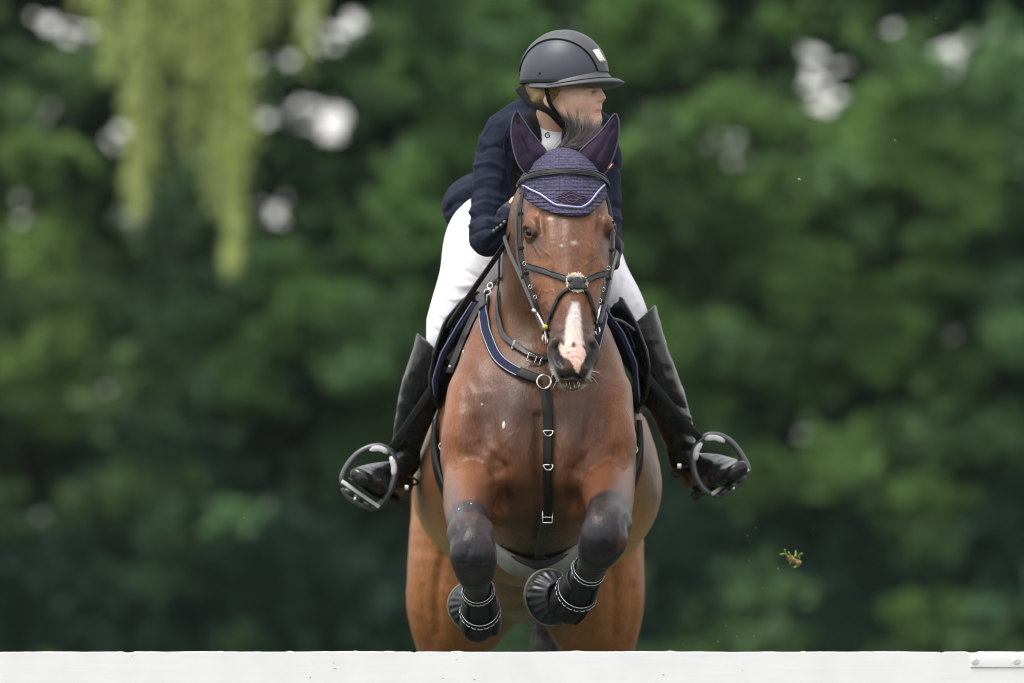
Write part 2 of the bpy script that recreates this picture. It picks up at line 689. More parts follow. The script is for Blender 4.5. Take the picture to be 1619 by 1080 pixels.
rp.color_ramp.elements[0].position = 0.04
rp.color_ramp.elements[0].color = (0.10, 0.06, 0.025, 1)
rp.color_ramp.elements[1].position = 0.16
rp.color_ramp.elements[1].color = (0.44, 0.29, 0.12, 1)
bp = nt.nodes.new("ShaderNodeBump")
bp.inputs['Strength'].default_value = 0.6
bp.inputs['Distance'].default_value = 0.001
nt.links.new(tc.outputs['Object'], vo.inputs['Vector'])
nt.links.new(vo.outputs['Distance'], rp.inputs[0])
nt.links.new(rp.outputs[0], b.inputs['Base Color'])
nt.links.new(vo.outputs['Distance'], bp.inputs['Height'])
nt.links.new(bp.outputs[0], b.inputs['Normal'])
b.inputs['Roughness'].default_value = 0.55
M['hairnet'] = m
# ------------------------------------------------------------------ ground
m, nt, b = nodes_of('meadow')
tc = nt.nodes.new("ShaderNodeTexCoord")
n1 = nt.nodes.new("ShaderNodeTexNoise")
n1.inputs['Scale'].default_value = 0.6
n1.inputs['Detail'].default_value = 8
n1.inputs['Roughness'].default_value = 0.7
rp = nt.nodes.new("ShaderNodeValToRGB")
rp.color_ramp.elements[0].position = 0.3
rp.color_ramp.elements[0].color = (0.018, 0.030, 0.011, 1)
rp.color_ramp.elements[1].position = 0.7
rp.color_ramp.elements[1].color = (0.036, 0.056, 0.020, 1)
n2 = nt.nodes.new("ShaderNodeTexNoise")
n2.inputs['Scale'].default_value = 60
bp = nt.nodes.new("ShaderNodeBump")
bp.inputs['Strength'].default_value = 0.6
bp.inputs['Distance'].default_value = 0.05
nt.links.new(tc.outputs['Object'], n1.inputs['Vector'])
nt.links.new(tc.outputs['Object'], n2.inputs['Vector'])
nt.links.new(n1.outputs[0], rp.inputs[0])
nt.links.new(rp.outputs[0], b.inputs['Base Color'])
nt.links.new(n2.outputs[0], bp.inputs['Height'])
nt.links.new(bp.outputs[0], b.inputs['Normal'])
b.inputs['Roughness'].default_value = 0.9
g = 900.0
tag(mesh_obj('ground', [(-g, -g, 0), (g, -g, 0), (g, g, 0), (-g, g, 0)], [(0, 1, 2, 3)], m, smooth=False), kind='structure')

# ------------------------------------------------------------------ foliage
def leaf_material(name, trans):
    m, nt, b = nodes_of(name)
    a = nt.nodes.new("ShaderNodeAttribute")
    a.attribute_name = 'coat'
    tr = nt.nodes.new("ShaderNodeBsdfTranslucent")
    mx = nt.nodes.new("ShaderNodeMixShader")
    mx.inputs[0].default_value = trans
    out = nt.nodes['Material Output']
    nt.links.new(a.outputs['Color'], b.inputs['Base Color'])
    nt.links.new(a.outputs['Color'], tr.inputs['Color'])
    b.inputs['Roughness'].default_value = 0.55
    b.inputs['Specular IOR Level'].default_value = 0.25
    nt.links.new(b.outputs[0], mx.inputs[1])
    nt.links.new(tr.outputs[0], mx.inputs[2])
    nt.links.new(mx.outputs[0], out.inputs['Surface'])
    return m


M['leaf'] = leaf_material('tree_leaf', 0.5)
M['willow'] = leaf_material('willow_leaf', 0.6)
M['bark'] = mat('bark', (0.018, 0.018, 0.016), 0.9, noise=0.4, nscale=6, bump=0.8, bscale=12, stretch=(1, 1, .3), bdist=0.03)


def leaves(centres, size, colors, flat=0.35, seed=1, droop=0.0, aspect=.55):
    """diamond leaves at centres; returns V, F, C"""
    r = np.random.default_rng(seed)
    n = len(centres)
    d = r.normal(0, 1, (n, 3))
    d[:, 2] = d[:, 2] * flat - droop
    d /= np.linalg.norm(d, axis=1, keepdims=True)
    q = r.normal(0, 1, (n, 3))
    q[:, 2] *= flat
    s_ = np.cross(d, q)
    s_[:, 2] *= .6
    s_ /= np.linalg.norm(s_, axis=1, keepdims=True) + 1e-9
    L = (size * r.uniform(.6, 1.3, n))[:, None]
    a, c = centres - d * L, centres + d * L
    b0, b1 = centres + s_ * L * aspect, centres - s_ * L * aspect
    V = np.stack([a, b0, c, b1], 1).reshape(-1, 3)
    F = np.arange(4 * n).reshape(-1, 4)
    return V, F, np.repeat(colors, 4, 0)


# where daylight shows between the crowns, as seen in elevation (photo px at 50 m): x, y, rx, ry
GAPS = [(110, 28, 44, 38), (60, 12, 26, 22), (165, 92, 14, 14), (165, 190, 36, 20), (12, 300, 16, 22), (5, 195, 12, 26), (15, 230, 10, 18), (448, 82, 20, 18), (590, 112, 28, 20), (474, 155, 24, 14), (530, 165, 13, 17), (545, 40, 24, 16),
        (505, 45, 22, 16), (330, 100, 18, 16), (390, 95, 18, 14), (610, 222, 22, 18), (515, 198, 18, 14), (560, 8, 20, 10), (470, 10, 20, 12), (655, 135, 14, 11), (680, 165, 10, 9), (90, 190, 12, 10), (135, 275, 10, 9), (430, 330, 9, 8), (505, 390, 13, 9),
        (585, 372, 9, 8), (395, 410, 9, 8), (170, 325, 11, 9), (195, 345, 9, 8), (330, 205, 10, 9),
        (1305, 62, 48, 31), (1278, 55, 22, 20), (1318, 96, 20, 17), (1312, 148, 19, 19), (1222, 106, 16, 16), (1392, 60, 17, 17), (1488, 90, 22, 20), (1528, 72, 26, 22), (1605, 35, 20, 28), (1285, 125, 16, 15), (1345, 125, 13, 15),
        (1240, 20, 12, 8), (1430, 8, 12, 8), (1110, 135, 9, 8), (1150, 20, 8, 7), (990, 105, 7, 6), (800, 60, 8, 7), (1495, 140, 11, 9), (1180, 10, 10, 6)]
GA = np.array(GAPS, float)


def ingap(V, grow=1.0):
    """crowns are thin here: same elevation hole through their whole depth"""
    s_ = (DIST + 50) / FPX
    c = np.array([W(a, b_, 50.0) for a, b_ in GA[:, :2]])
    hit_ = np.zeros(len(V), bool)
    for (cx, _, czz), (rx, ry) in zip(c, GA[:, 2:]):
        hit_ |= ((V[:, 0] - cx) / max(rx * s_ - .02, min(rx * s_ + .07, .19))) ** 2 + ((V[:, 2] - czz) / max(ry * s_ - .02, min(ry * s_ + .07, .19))) ** 2 < 1
    return hit_


TREES = [(-13.5, 52.5, 'a'), (-8.6, 51.0, 'b'), (-4.6, 53.0, 'c'), (-1.0, 51.5, 'a'), (2.3, 52.5, 'd'), (5.4, 51.0, 'b'), (9.2, 52.5, 'c'), (13.8, 51.5, 'a')]
TINT = {'a': (.110, .215, .085), 'b': (.098, .195, .095), 'c': (.140, .232, .085), 'd': (.120, .222, .082)}
LBL = ['dark green tree far left of the row behind the willow', 'dark leafy tree behind the trunk of the willow', 'green leafy tree just right of the hanging willow fronds', 'leafy tree directly behind the rider, dark at its foot',
       'mid green tree just right of the rider with a big gap of sky', 'bright leafy tree right of the wide sky gap', 'green leafy tree at the right edge of the row', 'dark leafy tree beyond the right end of the row']
tx = np.array([t[0] for t in TREES])
# clumps: sunlit sprays, their light put into brighter leaf colour, filled in at random
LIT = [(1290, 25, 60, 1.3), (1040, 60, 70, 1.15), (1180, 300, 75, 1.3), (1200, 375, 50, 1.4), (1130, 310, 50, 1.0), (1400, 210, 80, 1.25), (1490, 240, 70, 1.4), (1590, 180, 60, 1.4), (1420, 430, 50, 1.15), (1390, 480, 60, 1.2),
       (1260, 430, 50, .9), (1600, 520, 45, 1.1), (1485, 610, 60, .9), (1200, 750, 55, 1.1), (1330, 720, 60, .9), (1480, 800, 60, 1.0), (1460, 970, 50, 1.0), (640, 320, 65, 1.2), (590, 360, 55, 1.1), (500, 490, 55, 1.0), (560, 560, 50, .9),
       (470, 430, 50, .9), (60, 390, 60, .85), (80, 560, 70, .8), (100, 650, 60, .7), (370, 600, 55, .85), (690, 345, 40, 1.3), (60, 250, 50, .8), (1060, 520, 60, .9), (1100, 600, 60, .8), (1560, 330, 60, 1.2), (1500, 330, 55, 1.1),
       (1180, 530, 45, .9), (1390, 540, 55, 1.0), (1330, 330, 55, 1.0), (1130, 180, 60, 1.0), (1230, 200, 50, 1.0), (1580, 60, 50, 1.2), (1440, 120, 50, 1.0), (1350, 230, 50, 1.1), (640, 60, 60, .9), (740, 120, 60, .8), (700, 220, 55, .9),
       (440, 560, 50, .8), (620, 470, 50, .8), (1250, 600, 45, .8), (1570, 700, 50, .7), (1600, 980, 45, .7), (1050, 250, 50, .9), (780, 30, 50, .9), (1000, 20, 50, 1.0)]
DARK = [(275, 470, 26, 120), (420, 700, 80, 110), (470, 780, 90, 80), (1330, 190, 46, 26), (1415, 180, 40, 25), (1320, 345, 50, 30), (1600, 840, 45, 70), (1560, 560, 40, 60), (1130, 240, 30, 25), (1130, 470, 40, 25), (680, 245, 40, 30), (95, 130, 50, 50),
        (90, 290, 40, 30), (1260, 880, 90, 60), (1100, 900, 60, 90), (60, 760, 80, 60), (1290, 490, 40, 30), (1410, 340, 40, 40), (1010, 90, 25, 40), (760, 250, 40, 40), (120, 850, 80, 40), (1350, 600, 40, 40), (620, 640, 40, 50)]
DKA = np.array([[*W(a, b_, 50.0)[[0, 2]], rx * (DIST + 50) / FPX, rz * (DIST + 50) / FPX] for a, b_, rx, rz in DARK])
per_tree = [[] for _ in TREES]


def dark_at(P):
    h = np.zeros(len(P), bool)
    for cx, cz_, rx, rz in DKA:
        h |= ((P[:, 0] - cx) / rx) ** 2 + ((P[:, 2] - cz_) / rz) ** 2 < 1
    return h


def clump(c, r, n, col, seed, size=.085, squash=.75):
    rr_ = np.random.default_rng(seed)
    d = rr_.normal(0, 1, (n, 3))
    d /= np.linalg.norm(d, axis=1, keepdims=True)
    P = c + d * (r * np.abs(rr_.normal(.35, .48, (n, 1)))) * np.array([1.2, 1, squash])
    P = P[~ingap(P, 1.12) | (rr_.random(len(P)) < .03)]
    if len(P) == 0:
        return
    cc = np.array(col)[None] * rr_.uniform(.75, 1.3, (len(P), 1))
    V, F, Cc = leaves(P, size, cc, seed=seed + 1)
    per_tree[int(np.argmin(np.abs(tx - c[0])))].append((V, Cc))


sd_ = 100
RT = np.random.default_rng(5)
# bright sprays reaching forward
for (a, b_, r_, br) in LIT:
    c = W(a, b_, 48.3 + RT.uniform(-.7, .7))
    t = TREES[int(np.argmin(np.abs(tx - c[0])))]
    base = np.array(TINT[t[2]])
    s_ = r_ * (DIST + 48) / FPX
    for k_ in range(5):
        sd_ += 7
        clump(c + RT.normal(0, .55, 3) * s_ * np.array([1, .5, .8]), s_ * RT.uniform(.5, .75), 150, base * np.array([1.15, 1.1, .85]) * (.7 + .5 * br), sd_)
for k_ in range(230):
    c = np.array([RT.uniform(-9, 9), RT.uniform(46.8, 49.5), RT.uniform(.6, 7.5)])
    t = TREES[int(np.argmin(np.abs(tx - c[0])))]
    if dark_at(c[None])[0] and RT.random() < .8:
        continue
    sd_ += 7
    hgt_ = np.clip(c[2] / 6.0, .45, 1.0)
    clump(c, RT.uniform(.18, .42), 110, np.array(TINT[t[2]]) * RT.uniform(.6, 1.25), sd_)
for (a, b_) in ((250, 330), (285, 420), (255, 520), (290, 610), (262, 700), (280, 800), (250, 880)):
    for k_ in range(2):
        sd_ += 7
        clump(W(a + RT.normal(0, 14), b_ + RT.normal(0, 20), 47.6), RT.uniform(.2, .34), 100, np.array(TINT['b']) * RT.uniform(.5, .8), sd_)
# the body of the crowns, deeper behind, hazy shade painted as bluer leaves
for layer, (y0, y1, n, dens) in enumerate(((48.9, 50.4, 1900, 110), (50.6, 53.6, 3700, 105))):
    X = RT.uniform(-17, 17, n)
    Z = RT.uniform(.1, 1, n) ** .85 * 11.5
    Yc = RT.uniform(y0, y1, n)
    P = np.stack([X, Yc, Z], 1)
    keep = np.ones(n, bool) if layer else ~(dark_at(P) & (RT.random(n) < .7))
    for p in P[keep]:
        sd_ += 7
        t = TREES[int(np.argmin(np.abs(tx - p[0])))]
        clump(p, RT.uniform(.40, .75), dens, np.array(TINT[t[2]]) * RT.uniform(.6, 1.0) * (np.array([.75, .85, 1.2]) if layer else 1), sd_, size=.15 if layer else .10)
for i, (x, y, k_) in enumerate(TREES):
    t = empty('tree', (x, y, 0), LBL[i], 'tree', 'row of trees behind the jump')
    V = np.vstack([q[0] for q in per_tree[i]])
    C = np.vstack([q[1] for q in per_tree[i]])
    mesh_obj('crown', V, np.arange(len(V)).reshape(-1, 4), M['leaf'], t, smooth=False, colors=C)
    tr = MB()
    hgt = 10.5
    P = cr(np.array([(x, y, -.1), (x + .1, y + .1, 2.5), (x - .1, y, 5.5), (x + .05, y, hgt)]), 5)
    tr.tube(P, .20, 10, rr=np.linspace(1, .25, len(P)))
    for j in range(12):
        z = RT.uniform(1.4, 9)
        a = RT.uniform(0, 2 * math.pi)
        e = np.array([x + math.cos(a) * 1.7, y + math.sin(a) * 1.2, z + RT.uniform(.4, 1.4)])
        Q = np.array([(x, y, z), (x * .5 + e[0] * .5, y * .5 + e[1] * .5, z + .2), e])
        Q = cr(Q, 4)
        if not ingap(Q).any():
            tr.tube(Q, .06, 6, rr=np.linspace(1, .3, len(Q)))
    tr.build('trunk', M['bark'], t)

# hedge at the foot of the trees, its leaves darkened to paint the shade there
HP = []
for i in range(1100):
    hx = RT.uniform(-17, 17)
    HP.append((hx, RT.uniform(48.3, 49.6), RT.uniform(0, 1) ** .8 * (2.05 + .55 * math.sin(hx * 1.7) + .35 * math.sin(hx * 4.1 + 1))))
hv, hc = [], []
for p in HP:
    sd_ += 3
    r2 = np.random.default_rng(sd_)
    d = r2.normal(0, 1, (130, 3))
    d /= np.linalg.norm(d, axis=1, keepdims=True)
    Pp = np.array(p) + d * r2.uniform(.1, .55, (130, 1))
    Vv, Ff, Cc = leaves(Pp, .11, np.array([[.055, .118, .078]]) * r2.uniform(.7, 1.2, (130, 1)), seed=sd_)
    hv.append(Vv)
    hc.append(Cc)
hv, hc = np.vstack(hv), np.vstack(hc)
tag(mesh_obj('hedge', hv, np.arange(len(hv)).reshape(-1, 4), M['leaf'], smooth=False, colors=hc), 'dense hedge, leaves darkened as shade, along the foot of the tree row, low behind the jump', 'hedge')

# willow: trunk in the dark gap, long fronds hanging in front of the trees
wx = W(268, 500, 46)[0]
wil = empty('willow_tree', (wx, 49.6, 0), 'weeping willow with dark trunk and yellow green fronds hanging at the upper left', 'tree')
tr = MB()
P = cr(np.array([(wx + .1, 49.6, -.1), (wx, 49.6, 2.2), (wx - .05, 49.3, 4.6), (wx + .25, 48, 7.5), (wx + .9, 45.5, 9.8)]), 6)
tr.tube(P, .13, 10, rr=np.linspace(1.2, .5, len(P)))
for e in ((wx - 1.4, 43.6, 9.0), (wx + .6, 43.2, 9.2), (wx + 1.6, 43.4, 8.6), (wx - 2.6, 45, 8.8), (wx - .4, 43.2, 9.4)):
    tr.tube(cr(np.array([(wx + .1, 48.6, 6.4), ((wx + e[0]) / 2, (47.5 + e[1]) / 2, 8.6), e]), 5), .07, 7, rr=np.linspace(1, .4, 11))
tr.build('trunk', M['bark'], wil)
# fronds: photo x, bottom y, spread
FR = [(150, 70, 5), (178, 120, 5), (214, 378, 7), (236, 300, 5), (252, 235, 8), (268, 120, 5), (300, 262, 8), (312, 150, 5), (336, 345, 9), (352, 215, 5), (367, 432, 11), (390, 275, 6), (425, 70, 5), (478, 118, 5), (500, 50, 4), (120, 30, 4), (60, -20, 5)]
fv, fc = [], []
stem = MB()
for (a, b_, n) in FR:
    tone = RT.uniform(.7, 1.3)
    for k_ in range(n):
        y = 43.2 + RT.uniform(-.5, .5)
        xx = a + RT.normal(0, 3.8)
        bot = b_ - abs(RT.normal(0, 55)) * (k_ > 0)
        p1 = W(xx, bot, y)
        p0 = np.array([p1[0] + RT.normal(0, .05), y, 8.9 + RT.uniform(-.3, .2)])
        P = cr(np.array([p0, p0 * .5 + p1 * .5 + np.array([RT.normal(0, .03), 0, 0]), p1]), 6)
        stem.tube(P, .006, 4, rr=np.linspace(1, .4, len(P)))
        L_ = p0[2] - p1[2]
        nl = int(L_ * 36)
        tt = RT.uniform(0, 1, nl)
        cpt = p0 + (p1 - p0) * tt[:, None] + RT.normal(0, .035, (nl, 3))
        Vv, Ff, Cc = leaves(cpt, .060, np.array([[.58, .64, .25]]) * tone * RT.uniform(.7, 1.25, (nl, 1)), flat=.6, seed=int(RT.integers(1 << 30)), droop=1.0, aspect=.28)
        fv.append(Vv)
        fc.append(Cc)
fv, fc = np.vstack(fv), np.vstack(fc)
mesh_obj('fronds', fv, np.arange(len(fv)).reshape(-1, 4), M['willow'], wil, smooth=False, colors=fc)
stem.build('frond_stems', M['bark'], wil)

# ------------------------------------------------------------------ the jump: white plank on stands
RY = -.10
m, nt, b = nodes_of('white_painted_wood')
tc = nt.nodes.new("ShaderNodeTexCoord")
mp = nt.nodes.new("ShaderNodeMapping")
mp.inputs['Scale'].default_value = (1.5, 10, 26)
n1 = nt.nodes.new("ShaderNodeTexNoise")
n1.inputs['Scale'].default_value = 3.0
n1.inputs['Detail'].default_value = 6
n2 = nt.nodes.new("ShaderNodeTexNoise")
n2.inputs['Scale'].default_value = 9
n2.inputs['Detail'].default_value = 3
rp = nt.nodes.new("ShaderNodeValToRGB")
rp.color_ramp.elements[0].position = 0.25
rp.color_ramp.elements[0].color = (0.745, 0.735, 0.745, 1)
rp.color_ramp.elements[1].position = 0.6
rp.color_ramp.elements[1].color = (0.795, 0.785, 0.795, 1)
bp = nt.nodes.new("ShaderNodeBump")
bp.inputs['Strength'].default_value = 0.18
bp.inputs['Distance'].default_value = 0.002
nt.links.new(tc.outputs['Object'], mp.inputs[0])
nt.links.new(mp.outputs[0], n1.inputs['Vector'])
nt.links.new(tc.outputs['Object'], n2.inputs['Vector'])
nt.links.new(n2.outputs[0], rp.inputs[0])
nt.links.new(rp.outputs[0], b.inputs['Base Color'])
nt.links.new(n1.outputs[0], bp.inputs['Height'])
nt.links.new(bp.outputs[0], b.inputs['Normal'])
b.inputs['Roughness'].default_value = 0.5
M['plank'] = m
M['chip'] = mat('bare_wood_chip', (.22, .17, .12), .8, noise=.3, nscale=200)
zt = W(809, 1030.5, RY)[2]
L_, nx = 3.7, 460
V, F = [], []
rn = np.random.default_rng(3)
bump_ = np.convolve(rn.normal(0, 1, nx + 12), np.ones(12) / 12, 'same')[:nx + 1] * .0016
xs = np.linspace(-L_ / 2, L_ / 2, nx + 1)
for xx in (612, 655, 715, 1270, 1490, 1530, 455, 350, 905, 1055, 200, 560):
    i = int(np.argmin(np.abs(xs - W(xx, 1030, RY)[0])))
    bump_[i:i + rn.integers(1, 4)] += rn.choice([.0022, -.003, .0018])
zb = zt - .19
for i, x in enumerate(xs):
    z = zt + bump_[i]
    V += [(x, RY - .0135, zb), (x, RY - .0135, z - .0016), (x, RY - .0125, z - .0004), (x, RY - .004, z), (x, RY + .0135, z - .001), (x, RY + .0135, zb)]
for i in range(nx):
    for j in range(6):
        F.append((i * 6 + j, (i + 1) * 6 + j, (i + 1) * 6 + (j + 1) % 6, i * 6 + (j + 1) % 6))
F += [tuple(range(6)), tuple(nx * 6 + j for j in range(6))[::-1]]
plank = mesh_obj('jump_plank', V, F, M['plank'], smooth=False)
tag(plank, 'white painted wooden jump plank across the foreground under the horse', 'jump plank')
br = MB()
x0, x1 = W(1534, 1040, RY)[0], W(1660, 1040, RY)[0]
za, zb2 = W(1534, 1034, RY)[2], W(1534, 1055, RY)[2]
br.box(((x0 + x1) / 2, RY - .0152, (za + zb2) / 2), ((x1 - x0) / 2, .0017, (za - zb2) / 2), bev=.001)
bro = br.build('bracket', M['plank'], plank)
for xx in (1541, 1606):
    c = W(xx, 1044.5, RY)
    c[1] = RY - .0165
    q = MB()
    q.ellipsoid(c, (.0115, .0032, .0115), nu=20, nv=10)
    q.box(c + np.array([0, -.0032, .002]), (.0062, .0012, .0011), R=np.array([[.8, 0, .6], [0, 1, 0], [-.6, 0, .8]]))
    q.build('bolt', M['plank'], bro)
for xx, yy, w_, h_ in ((1049, 1067, .004, .0025), (1174, 1060, .0015, .0015), (722, 1043, .003, .0018), (491, 1071, .003, .0022), (530, 1057, .008, .0007), (528, 1048, .006, .0006), (750, 1074, .005, .001), (700, 1072, .004, .0012), (209, 1038, .0009, .004)):
    c = W(xx, yy, RY)
    c[1] = RY - .0135
    MB().ellipsoid(c, (w_ * .7, .0008, h_ * .7), nu=12, nv=6).build('paint_chip', M['chip'], plank)
for sx in (-1, 1):
    sd2 = empty('jump_stand', (sx * 1.92, RY, 0), 'white wooden jump stand holding the %s end of the plank' % ('left' if sx < 0 else 'right'), 'jump stand', 'stands of the jump')
    MB().box((sx * 1.92, RY, .85), (.05, .05, .85), bev=.006).build('post', M['plank'], sd2)
    MB().box((sx * 1.92, RY, .05), (.06, .40, .045), bev=.006).box((sx * 2.12, RY, .05), (.14, .05, .0445), bev=.006).build('foot', M['plank'], sd2)
    MB().box((sx * 1.862, RY, zb - .012), (.03, .035, .012), bev=.003).build('cup', M['leather'], sd2)

# ------------------------------------------------------------------ turf thrown up by the hooves
clod = MB()
c = W(1251, 884, 1.2)
cv = np.array(c)
sp = S(1.2)
for i in range(16):
    q = RT.random()
    clod.ellipsoid(cv + RT.normal(0, .0035, 3) + np.array([-.012 + .034 * q, 0, .004 - .016 * q]), RT.uniform(.003, .0085, 3), nu=8, nv=6)
clo = clod.build('grass_clod', mat('dry_turf', (.30, .19, .08), .9, noise=.5, nscale=150))
tag(clo, 'small clod of turf with green blades flying in the air right of the horse', 'turf clod')
gb = MB()
for a, b_, c2, d in ((1250, 885, 1242, 877), (1243, 878, 1233, 877), (1243, 878, 1241, 869), (1255, 882, 1247, 873), (1257, 881, 1258, 871), (1263, 883, 1268, 875), (1252, 887, 1249, 893), (1263, 893, 1255, 897)):
    p, q = W(a, b_, 1.2), W(c2, d, 1.2 + RT.uniform(-.02, .02))
    gb.tube(cr(np.array([p, (p + q) / 2 + RT.normal(0, .003, 3), q]), 4), .0034, 5, rr=np.linspace(1.1, .75, 9))
gb.build('blade', mat('grass_blade', (.20, .27, .05), .6, noise=.5, nscale=60), clo)
mdirt = mat('dry_dirt', (.36, .25, .15), .9, noise=.4, nscale=300)
specks = [(1264, 284, 4), (1298, 283, 2.2), (1415, 222, 2.4), (1480, 29, 2), (1252, 392, 2), (1443, 427, 2), (1438, 603, 2.2), (1195, 834, 2.4), (1182, 847, 2.6), (1286, 836, 2), (1230, 899, 2.6), (1205, 930, 2.4), (1184, 886, 2.2), (386, 819, 2.4), (336, 760, 1.8),
          (1148, 990, 2.4), (1165, 1006, 2.4), (1192, 1005, 2.2), (1135, 1014, 2.2), (1079, 1018, 1.8), (1218, 577, 1.6), (1298, 466, 1.5)]
sp0 = None
for x, y, r_ in specks:
    d = 1.0 if r_ > 2.3 else .6
    if sp0 is None:
        q = MB().ellipsoid((0, 0, 0), (1, .8, .7), nu=8, nv=6)
        o = q.build('dirt_speck', mdirt)
        sp0 = o
    else:
        o = sp0.copy()
        COL.objects.link(o)
    o.location = W(x, y, d)
    o.scale = (r_ * .65 * S(d),) * 3
    o.rotation_euler = tuple(RT.uniform(0, 3, 3))
    tag(o, 'tiny tan speck of dirt hanging in the air against the dark trees', 'dirt speck', 'specks of dirt thrown up by the hooves')
# ------------------------------------------------------------------ the horse: one sculpted body
HX = axis([(-0.40, -0.36, 0.01), (-0.36, 0.36, 0.0036), (0.36, 0.46, 0.01)])
HY = axis([(-0.26, 0.40, 0.0036), (0.40, 0.9, 0.006), (0.9, 2.75, 0.011)])
HZ = axis([(0.30, 1.25, 0.011), (1.25, 2.72, 0.0036)])
H = Field(HX, HY, HZ)
# trunk
H.loft(st([(851, 675, .52, 132, 150), (851, 685, .72, 146, 180), (849, 700, 1.0, 160, 200), (848, 708, 1.35, 172, 205),
           (846, 715, 1.8, 180, 195), (842, 735, 2.15, 182, 175), (840, 760, 2.38, 140, 130)]), k=.0, cap=(.75, .9))
H.loft(st([(849, 745, .95, 135, 110), (849, 765, 1.15, 186, 148), (849, 770, 1.4, 197, 157), (848, 768, 1.7, 190, 150),
           (846, 790, 2.0, 150, 130)]), k=.06, cap=(.9, .9))
# sternum between the forelegs, belly behind the girth
H.loft(st([(852, 740, .52, 75, 70), (851, 790, .62, 88, 80), (850, 800, .85, 100, 85)]), k=.05)
H.loft(st([(825, 900, 1.75, 90, 70), (820, 925, 2.0, 70, 60)]), k=.06)
# neck
H.loft(st([(850, 612, .84, 92, 150), (853, 550, .72, 78, 134), (860, 475, .62, 70, 112), (869, 402, .525, 73, 92),
           (877, 335, .445, 69, 76), (886, 290, .40, 48, 50)]), k=.07, sub=5)
# withers
H.loft(st([(851, 512, .80, 20, 45), (849, 510, 1.0, 28, 48), (848, 522, 1.3, 50, 50), (848, 540, 1.5, 65, 50)]), k=.05)
# shoulder blades
H.loft(st([(798, 496, .85, 29, 62), (768, 585, .66, 40, 80), (751, 665, .50, 49, 72), (752, 720, .46, 50, 60)]), k=.05)
H.loft(st([(908, 496, .85, 27, 62), (941, 585, .66, 42, 80), (953, 665, .50, 49, 72), (952, 720, .46, 50, 60)]), k=.05)
# pectorals and points of shoulder
H.ell(W(806, 722, .38), (.072, .055, .095), k=.04)
H.ell(W(902, 722, .38), (.072, .055, .095), k=.04)
H.ell(W(741, 700, .43), (.062, .06, .085), k=.04)
H.ell(W(963, 700, .43), (.062, .06, .085), k=.04)
# forelegs (viewer left, viewer right)
LEG_L = [(745, 728, .56, 46, 62), (744, 765, .40, 43, 50), (740, 800, .24, 38, 44), (741, 835, .05, 33, 38), (747, 866, -.06, 36, 40), (750, 892, -.06, 34, 36),
         (753, 918, .02, 22, 25), (756, 942, .10, 17.5, 19), (758, 966, .16, 19.5, 23), (758, 984, .19, 18, 20)]
LEG_R = [(956, 735, .56, 48, 62), (960, 768, .40, 44, 50), (964, 795, .24, 38, 44), (962, 818, .06, 35, 38), (956, 840, -.04, 37, 40), (949, 862, -.05, 36, 36),
         (938, 888, .02, 24, 26), (925, 912, .10, 18.5, 20), (909, 937, .17, 20.5, 23), (893, 950, .21, 18, 20)]
H.loft(st(LEG_L), k=.035, sub=5)
H.loft(st(LEG_R), k=.035, sub=5)
H.ell(W(745, 842, -.02), (.058, .05, .04), k=.03)      # knee bones
H.ell(W(737, 876, -.085), (.035, .035, .05), k=.02)
H.ell(W(762, 878, -.085), (.033, .035, .05), k=.02)
H.ell(W(966, 826, -.0), (.05, .045, .035), k=.03)
H.ell(W(944, 848, -.07), (.033, .035, .048), k=.02)
H.ell(W(969, 852, -.07), (.033, .035, .045), k=.02)
H.ell(W(754, 992, .22), (.044, .05, .04), k=.02)       # hooves inside the boots
H.ell(W(872, 952, .26), (.05, .06, .05), k=.02)
# inner elbow folds
H.loft(st([(790, 770, .50, 22, 40), (782, 820, .46, 14, 30)]), k=.04)
H.loft(st([(915, 770, .50, 22, 40), (921, 812, .46, 14, 30)]), k=.04)
# hind legs
H.loft(st([(735, 800, 2.15, 85, 130), (718, 885, 2.12, 74, 95), (713, 950, 2.13, 71, 80), (710, 1000, 2.18, 58, 66), (709, 1040, 2.25, 43, 52),
           (712, 1105, 2.42, 33, 40), (714, 1160, 2.55, 29, 38), (715, 1215, 2.55, 21, 26), (716, 1290, 2.52, 19, 23), (716, 1325, 2.50, 23, 26),
           (716, 1350, 2.44, 21, 22), (716, 1372, 2.42, 30, 30)]), k=.05, sub=4)
H.loft(st([(940, 800, 2.15, 80, 130), (947, 885, 2.12, 72, 95), (948, 950, 2.13, 72, 80), (946, 1000, 2.18, 63, 66), (945, 1040, 2.25, 48, 52),
           (942, 1105, 2.42, 33, 40), (940, 1160, 2.55, 29, 38), (940, 1215, 2.55, 21, 26), (940, 1290, 2.52, 19, 23), (940, 1325, 2.50, 23, 26),
           (940, 1350, 2.44, 21, 22), (940, 1372, 2.42, 30, 30)]), k=.05, sub=4)
# inner thighs
H.loft(st([(778, 920, 2.0, 44, 60), (776, 965, 2.06, 38, 50), (765, 1000, 2.14, 26, 36)]), k=.05)
H.loft(st([(888, 920, 2.04, 44, 60), (892, 965, 2.1, 38, 50), (905, 1000, 2.16, 26, 36)]), k=.05)
